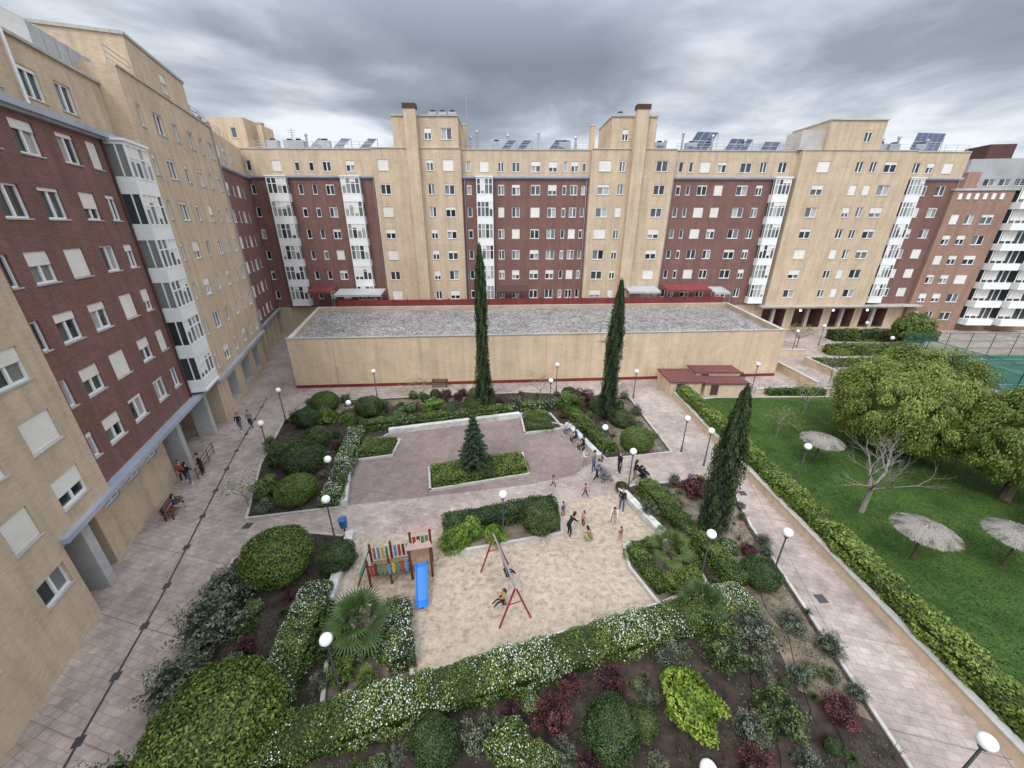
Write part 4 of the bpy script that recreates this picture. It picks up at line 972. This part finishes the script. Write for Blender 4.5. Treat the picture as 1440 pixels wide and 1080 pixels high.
def person(x,y,yaw,h=1.7,pose='stand',top=(.1,.1,.12),bot=(.05,.06,.1),hair=(.04,.025,.015),long=False,z=.0,seat=None,shoe=(.6,.6,.6),name='person',skin=0,bare=False):
    q=POSE[pose]; k=h/1.72; child=h<1.3
    V=[];E=[];Rr=[];Lb=[]
    def add(p,r,par,lab):
        V.append(Vector(p)*k);Rr.append(r*k);Lb.append(lab)
        if par is not None:E.append((par,len(V)-1))
        return len(V)-1
    def dr(a,ab=0): a=R(a); return Vector((math.sin(a)*math.cos(R(ab)),math.sin(R(ab)),-math.cos(a)*math.cos(R(ab))))
    ln=R(q['lean']); up=Vector((math.sin(ln),0,math.cos(ln)))
    pel=Vector((0,0,0)); p0=add(pel,.125,None,'p')
    s1=add(pel+up*.16,.12,p0,'t'); s2=add(pel+up*.33,.135,s1,'t'); s3=add(pel+up*.46,.10,s2,'t'); nk=add(pel+up*.55,.052,s3,'s'); hd=add(pel+up*.64,.055,nk,'s')
    for i,sg in ((0,1),(1,-1)):
        S_=pel+up*.44+Vector((0,sg*.165,0)); a=add(S_,.066,s3,'t')
        d1=dr(q['sh'][i]+q['lean']*.4,q['ab']*sg); e_=S_+d1*.28; b_=add(S_+d1*.14,.052,a,'t'); c=add(e_,.042,b_,'s' if bare else 't')
        d2=dr(q['sh'][i]+q['el'][i]+q['lean']*.4,q['ab']*sg*.3); w=e_+d2*.24; dm=add(e_+d2*.12,.038,c,'s' if bare else 't'); e2=add(w,.026,dm,'s')
        pm=w+d2*.07; f0=add(pm,.03,e2,'s')
        th=add(w+d2*.03+Vector((.03,-sg*.015,0)),.013,e2,'s'); add(w+d2*.075+Vector((.05,-sg*.02,0)),.010,th,'s')
        side=Vector((1,0,0))-d2*d2.x
        side=side.normalized() if side.length>.1 else Vector((0,0,1))
        for fi,(o,l) in enumerate(((-.03,.055),(-.01,.07),(.01,.068),(.03,.06))):
            b1=add(pm+d2*.035+side*o,.0095,f0,'s'); add(pm+d2*(.035+l*.6)+side*o+Vector((.008,-sg*.012,0)),.0085,b1,'s')
    ank=[]
    for i,sg in ((0,1),(1,-1)):
        H_=pel+Vector((0,sg*.09,-.04)); a=add(H_,.098,p0,'p'); d1=dr(q['hip'][i],4*sg if pose!='crouch' else 14*sg); kn=H_+d1*.43
        m_=add(H_+d1*.22,.08,a,'p'); b_=add(kn,.058,m_,'p'); d2=dr(q['hip'][i]-q['knee'][i],0); cf=add(kn+d2*.15,.056,b_,'p'); an=kn+d2*.41; c=add(an,.038,cf,'p')
        add(an+Vector((-.04,0,-.045)),.036,c,'f') ; t1=add(an+Vector((.09,0,-.05)),.038,c,'f'); add(an+Vector((.17,0,-.058)),.028,t1,'f'); ank.append(an.z)
    base=-(min(ank)-.09)*k
    if seat is not None: base=seat+.10*k
    me=bpy.data.meshes.new('b'); me.from_pydata([tuple(v) for v in V],E,[]); ob=bpy.data.objects.new('b',me); S.collection.objects.link(ob)
    md=ob.modifiers.new('s','SKIN'); md.branch_smoothing=.3
    sv=me.skin_vertices[0].data
    for i,r in enumerate(Rr): sv[i].radius=(r,r)
    sv[0].use_root=True
    ob.modifiers.new('ss','SUBSURF').levels=1; ob.modifiers['ss'].render_levels=1
    hc=(pel+up*.74)*k
    pend.append(dict(ob=ob,V=V,E=E,Lb=Lb,hc=hc,k=k,up=up,x=x,y=y,z=z+base,yaw=yaw,mats=[cloth(top),cloth(bot),SK[skin],cloth(shoe),cloth(hair),BLK],long=long,name=name,child=child))
def flush():
    dg=bpy.context.evaluated_depsgraph_get(); dg.update()
    for d in pend:
        me=bpy.data.meshes.new_from_object(d['ob'].evaluated_get(dg)); V=[tuple(v.co) for v in me.vertices]; F=[tuple(p.vertices) for p in me.polygons]
        cen=np.array([list(p.center) for p in me.polygons]).reshape(-1,3)
        A_=np.array([list(d['V'][a]) for a,b in d['E']]);B_=np.array([list(d['V'][b]) for a,b in d['E']]); lab=[d['Lb'][b] for a,b in d['E']]
        AB=B_-A_; t=np.clip(((cen[:,None,:]-A_)*AB).sum(2)/np.maximum(1e-9,(AB*AB).sum(1)),0,1); D_=np.linalg.norm(cen[:,None,:]-(A_+t[:,:,None]*AB),axis=2)
        near=D_.argmin(1); mp={'t':0,'p':1,'s':2,'f':3}
        mb=MB(); mb.v=V; mb.f=F; mb.m=[mp[lab[i]] for i in near]; mb.uv=[[(0,0)]*len(f) for f in F]; mb.t=[.5]*len(F)
        k=d['k']*(1.18 if d['child'] else 1); c=d['hc']+(Vector((0,0,.02)) if d['child'] else Vector())
        mb.ball(c,.1*k,2,14,10,.95,.78,1.18)
        mb.ball(c+Vector((-.018,0,.022))*k,.105*k,4,14,10,.98,.84,1.14,zmin=-.35 if not d['long'] else -.9)
        if d['long']: mb.tube([c+Vector((-.06,0,.02))*k,c+Vector((-.1,0,-.12))*k,c+Vector((-.1,0,-.28))*k],[.07*k,.075*k,.03*k],4,8)
        mb.tube([c+Vector((.09,0,.02))*k,c+Vector((.118,0,-.025))*k],[.008*k,.016*k],2,5)
        for sg in (1,-1):
            mb.ball(c+Vector((.086,sg*.032,.012))*k,.012*k,5,6,4); mb.ball(c+Vector((-.0,sg*.08,-.005))*k,.022*k,2,6,4,.7,.35,1.2)
        mb.tube([c+Vector((.09,-.022,-.055))*k,c+Vector((.09,.022,-.055))*k],.005*k,3,4)
        o=mb.build(d['name'],d['mats'],smooth=True); o.location=(d['x'],d['y'],d['z']); o.rotation_euler=(0,0,d['yaw'])
        bpy.data.objects.remove(d['ob'])
BK=(.015,.015,.018);NV=(.03,.045,.1);WH=(.6,.6,.58);GR=(.18,.18,.19);JE=(.07,.11,.2);RD=(.40,.05,.05);PK=(.5,.24,.28);BE=(.4,.32,.24);BN=(.25,.14,.06);YE=(.5,.25,.05)
person(-23.7,29.2,-1.2,1.72,'walk',BK,JE,long=True); person(-23.0,29.6,-1.2,1.75,'walk',GR,BK)
person(-22.9,22.0,-.5,1.65,'stand',RD,BK,long=True); person(-22.2,21.7,1.2,1.7,'hold',BK,JE,long=True); person(-22.1,22.7,-2.5,1.78,'stand',BK,BK)
person(-20.9,18.9,angL-1.57,1.65,'sit',NV,BE,long=True,seat=.46)
person(4.9,28.6,-2.9,1.65,'sit',WH,JE,long=True,seat=.45); person(5.3,27.3,-2.9,1.7,'sit',NV,BK,seat=.45); person(5.7,26.1,-2.9,1.65,'sit',BK,BK,long=True,seat=.45)
person(5.2,23.6,-.4,1.7,'hold',WH,BE,long=True); person(5.9,23.1,2.6,1.75,'stand',GR,JE); person(7.7,22.9,-2.7,1.82,'stand',BK,BK); person(8.5,22.0,.3,1.7,'push',BK,BN,long=True); person(5.9,22.1,.2,1.7,'push',GR,BK)
person(2.8,21.3,-.6,1.0,'walk',PK,NV,long=True,name='child'); person(4.8,20.3,2.5,1.05,'walk',RD,NV,name='child')
person(3.1,18.4,-.9,1.1,'stand',JE,RD,name='child',z=.046); person(3.2,16.8,.6,1.68,'bend',BK,BK,long=True,z=.046); person(4.2,17.6,-2.4,1.1,'stand',PK,BK,long=True,name='child',z=.046)
person(4.4,16.3,2.2,1.55,'crouch',BN,(.25,.3,.1),long=True,z=.046,bare=True); person(6.0,17.8,-1.8,1.68,'bend',WH,BE,long=True,z=.046); person(6.8,18.9,-2.2,1.78,'stand',BK,JE,z=.046); person(6.1,16.5,1.9,.95,'stand',BN,PK,name='child',z=.046)
for (c,sg),tp,bt in zip(SWP,(NV,YE),(BK,BK)):
    p=c+nn*sg; person(p.x,p.y,math.atan2(nn.y*(1 if sg>0 else -1),nn.x*(1 if sg>0 else -1)),1.15,'swing',tp,bt,seat=.57,name='child_on_swing',long=sg<0)
flush()
def stroller(x,y,yaw,col):
    e=empty('baby_stroller'); e.location=(x,y,0); e.rotation_euler=(0,0,yaw); mb=MB()
    for sy in (-.24,.24):
        mb.tube([(.35,sy,.1),(-.1,sy,.6),(-.45,sy,1.02)],.015,1,6); mb.tube([(-.32,sy,.12),(.1,sy,.62)],.015,1,6)
        for wx,r in ((.35,.09),(-.32,.13)):
            pts=[(wx+r*math.cos(a),sy*1.1,r+.01+r*math.sin(a)) for a in [6.283*k/12 for k in range(13)]]; mb.tube(pts,.02,2,6,False); mb.tube([(wx,sy*1.05,r+.01),(wx,sy*1.15,r+.01)],.03,1,8)
            for k in range(4): mb.tube([(wx,sy*1.1,r+.01),(wx+r*math.cos(k*1.57),sy*1.1,r+.01+r*math.sin(k*1.57))],.006,1,4)
    mb.tube([(-.45,-.24,1.02),(-.45,.24,1.02)],.02,2,6)
    mb.fbox(W0,-.15,.3,-.2,.2,.42,.52,0); mb.face([(-.15,-.2,.5),(-.15,.2,.5),(-.32,.2,.95),(-.32,-.2,.95)],0)
    mb.face([(.3,-.18,.42),(.3,.18,.42),(.42,.18,.2),(.42,-.18,.2)],0)
    for k in range(6):
        a=R(90+k*18-10);b=R(90+(k+1)*18-10); c0=(-.15,.72); r=.32
        mb.face([(c0[0]+r*math.cos(a),-.22,c0[1]+r*math.sin(a)),(c0[0]+r*math.cos(a),.22,c0[1]+r*math.sin(a)),(c0[0]+r*math.cos(b),.22,c0[1]+r*math.sin(b)),(c0[0]+r*math.cos(b),-.22,c0[1]+r*math.sin(b))],0)
        for sy in (-.22,.22): mb.face([(c0[0],sy,c0[1]),(c0[0]+r*math.cos(a),sy,c0[1]+r*math.sin(a)),(c0[0]+r*math.cos(b),sy,c0[1]+r*math.sin(b))],0)
    mb.fbox(W0,-.28,.1,-.18,.18,.2,.33,0)
    mb.build('frame_and_seat',[cloth(col),METG,BLK],e)
stroller(6.6,22.2,.2,GR); stroller(9.3,22.3,.3,BK)
m,nt,b=nmat('lit_bulb'); b.inputs['Emission Color'].default_value=(1,.95,.85,1); b.inputs['Emission Strength'].default_value=6
for s_ in (88,93.6,99.4):
    mb=MB(); p=FB(s_,1.2,3.6); mb.ball(p,.16,0,10,8); mb.tube([p,(p[0],p[1],4.15)],.03,1,5); mb.build('porch_light',[m,BLK])
# ------------------------------------------------------------------ sky, sun, camera
W=bpy.data.worlds.new('World'); S.world=W; W.use_nodes=True; nt=W.node_tree; bg=nt.nodes['Background']
EL,AZ=R(55),R(205)
sky=nt.nodes.new('ShaderNodeTexSky'); sky.sky_type='NISHITA'; sky.sun_disc=False; sky.sun_elevation=EL; sky.sun_rotation=AZ
tc=nt.nodes.new('ShaderNodeTexCoord').outputs['Generated']
sp=nt.nodes.new('ShaderNodeSeparateXYZ'); L(nt,tc,sp.inputs[0])
def mth(op,a,b=None,c=None):
    n=nt.nodes.new('ShaderNodeMath'); n.operation=op
    for i,x in enumerate((a,b,c)):
        if x is None: continue
        if isinstance(x,(int,float)): n.inputs[i].default_value=x
        else: L(nt,x,n.inputs[i])
    return n.outputs[0]
zz=mth('MAXIMUM',sp.outputs[2],0.0); den=mth('ADD',zz,.13)
cb=nt.nodes.new('ShaderNodeCombineXYZ'); L(nt,mth('DIVIDE',sp.outputs[0],den),cb.inputs[0]); L(nt,mth('DIVIDE',sp.outputs[1],den),cb.inputs[1]); cb.inputs[2].default_value=5.1
n1=noise(nt,cb.outputs[0],.36,4,.5,.6); n2=noise(nt,cb.outputs[0],1.0,8,.6,.4)
nsum=mth('ADD',mth('MULTIPLY',n1,.7),mth('MULTIPLY',n2,.3))
gx=mth('MULTIPLY',mth('MAXIMUM',mth('SUBTRACT',.22,zz),0.0),mth('ADD',mth('MULTIPLY',sp.outputs[0],.42),.14))
nsum=mth('ADD',nsum,gx)
cl=ramp(nt,nsum,[(.41,(.25,.28,.335)),(.485,(.34,.38,.44)),(.53,(.52,.57,.64)),(.59,(.88,.92,.97))])
hz=ramp(nt,zz,[(0,(1.25,1.24,1.22)),(.12,(1.05,1.05,1.05)),(.3,(1,1,1)),(.75,(1,1,1))])
cl=mix(nt,cl,hz,1.0,'MULTIPLY')
# brightness added to the unseen sky overhead and behind, to light ground and walls
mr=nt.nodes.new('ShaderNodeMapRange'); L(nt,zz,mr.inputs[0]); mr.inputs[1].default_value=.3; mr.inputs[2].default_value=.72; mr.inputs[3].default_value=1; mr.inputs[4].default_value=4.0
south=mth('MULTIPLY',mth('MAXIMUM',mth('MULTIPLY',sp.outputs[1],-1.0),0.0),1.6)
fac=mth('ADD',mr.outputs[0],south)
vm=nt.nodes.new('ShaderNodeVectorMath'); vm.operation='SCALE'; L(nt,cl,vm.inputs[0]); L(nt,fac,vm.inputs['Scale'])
vs=nt.nodes.new('ShaderNodeVectorMath'); vs.operation='SCALE'; L(nt,sky.outputs[0],vs.inputs[0]); vs.inputs['Scale'].default_value=.08
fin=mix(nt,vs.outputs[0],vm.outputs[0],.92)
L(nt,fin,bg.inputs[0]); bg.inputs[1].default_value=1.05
sl=bpy.data.lights.new('sun','SUN'); sl.energy=1.5; sl.angle=R(16); sl.color=(1,.96,.91)
so=bpy.data.objects.new('sun',sl); S.collection.objects.link(so)
sd=Vector((math.sin(AZ)*math.cos(EL),math.cos(AZ)*math.cos(EL),math.sin(EL))); so.rotation_euler=sd.to_track_quat('Z','Y').to_euler(); so.location=(0,-20,60)
cd=bpy.data.cameras.new('camera'); cd.sensor_width=36; cd.lens=535/1440*36; cd.clip_end=5000; cd.clip_start=.1
co=bpy.data.objects.new('camera',cd); S.collection.objects.link(co); co.location=(0,0,16.5); co.rotation_euler=(R(90-22.5),0,0); S.camera=co
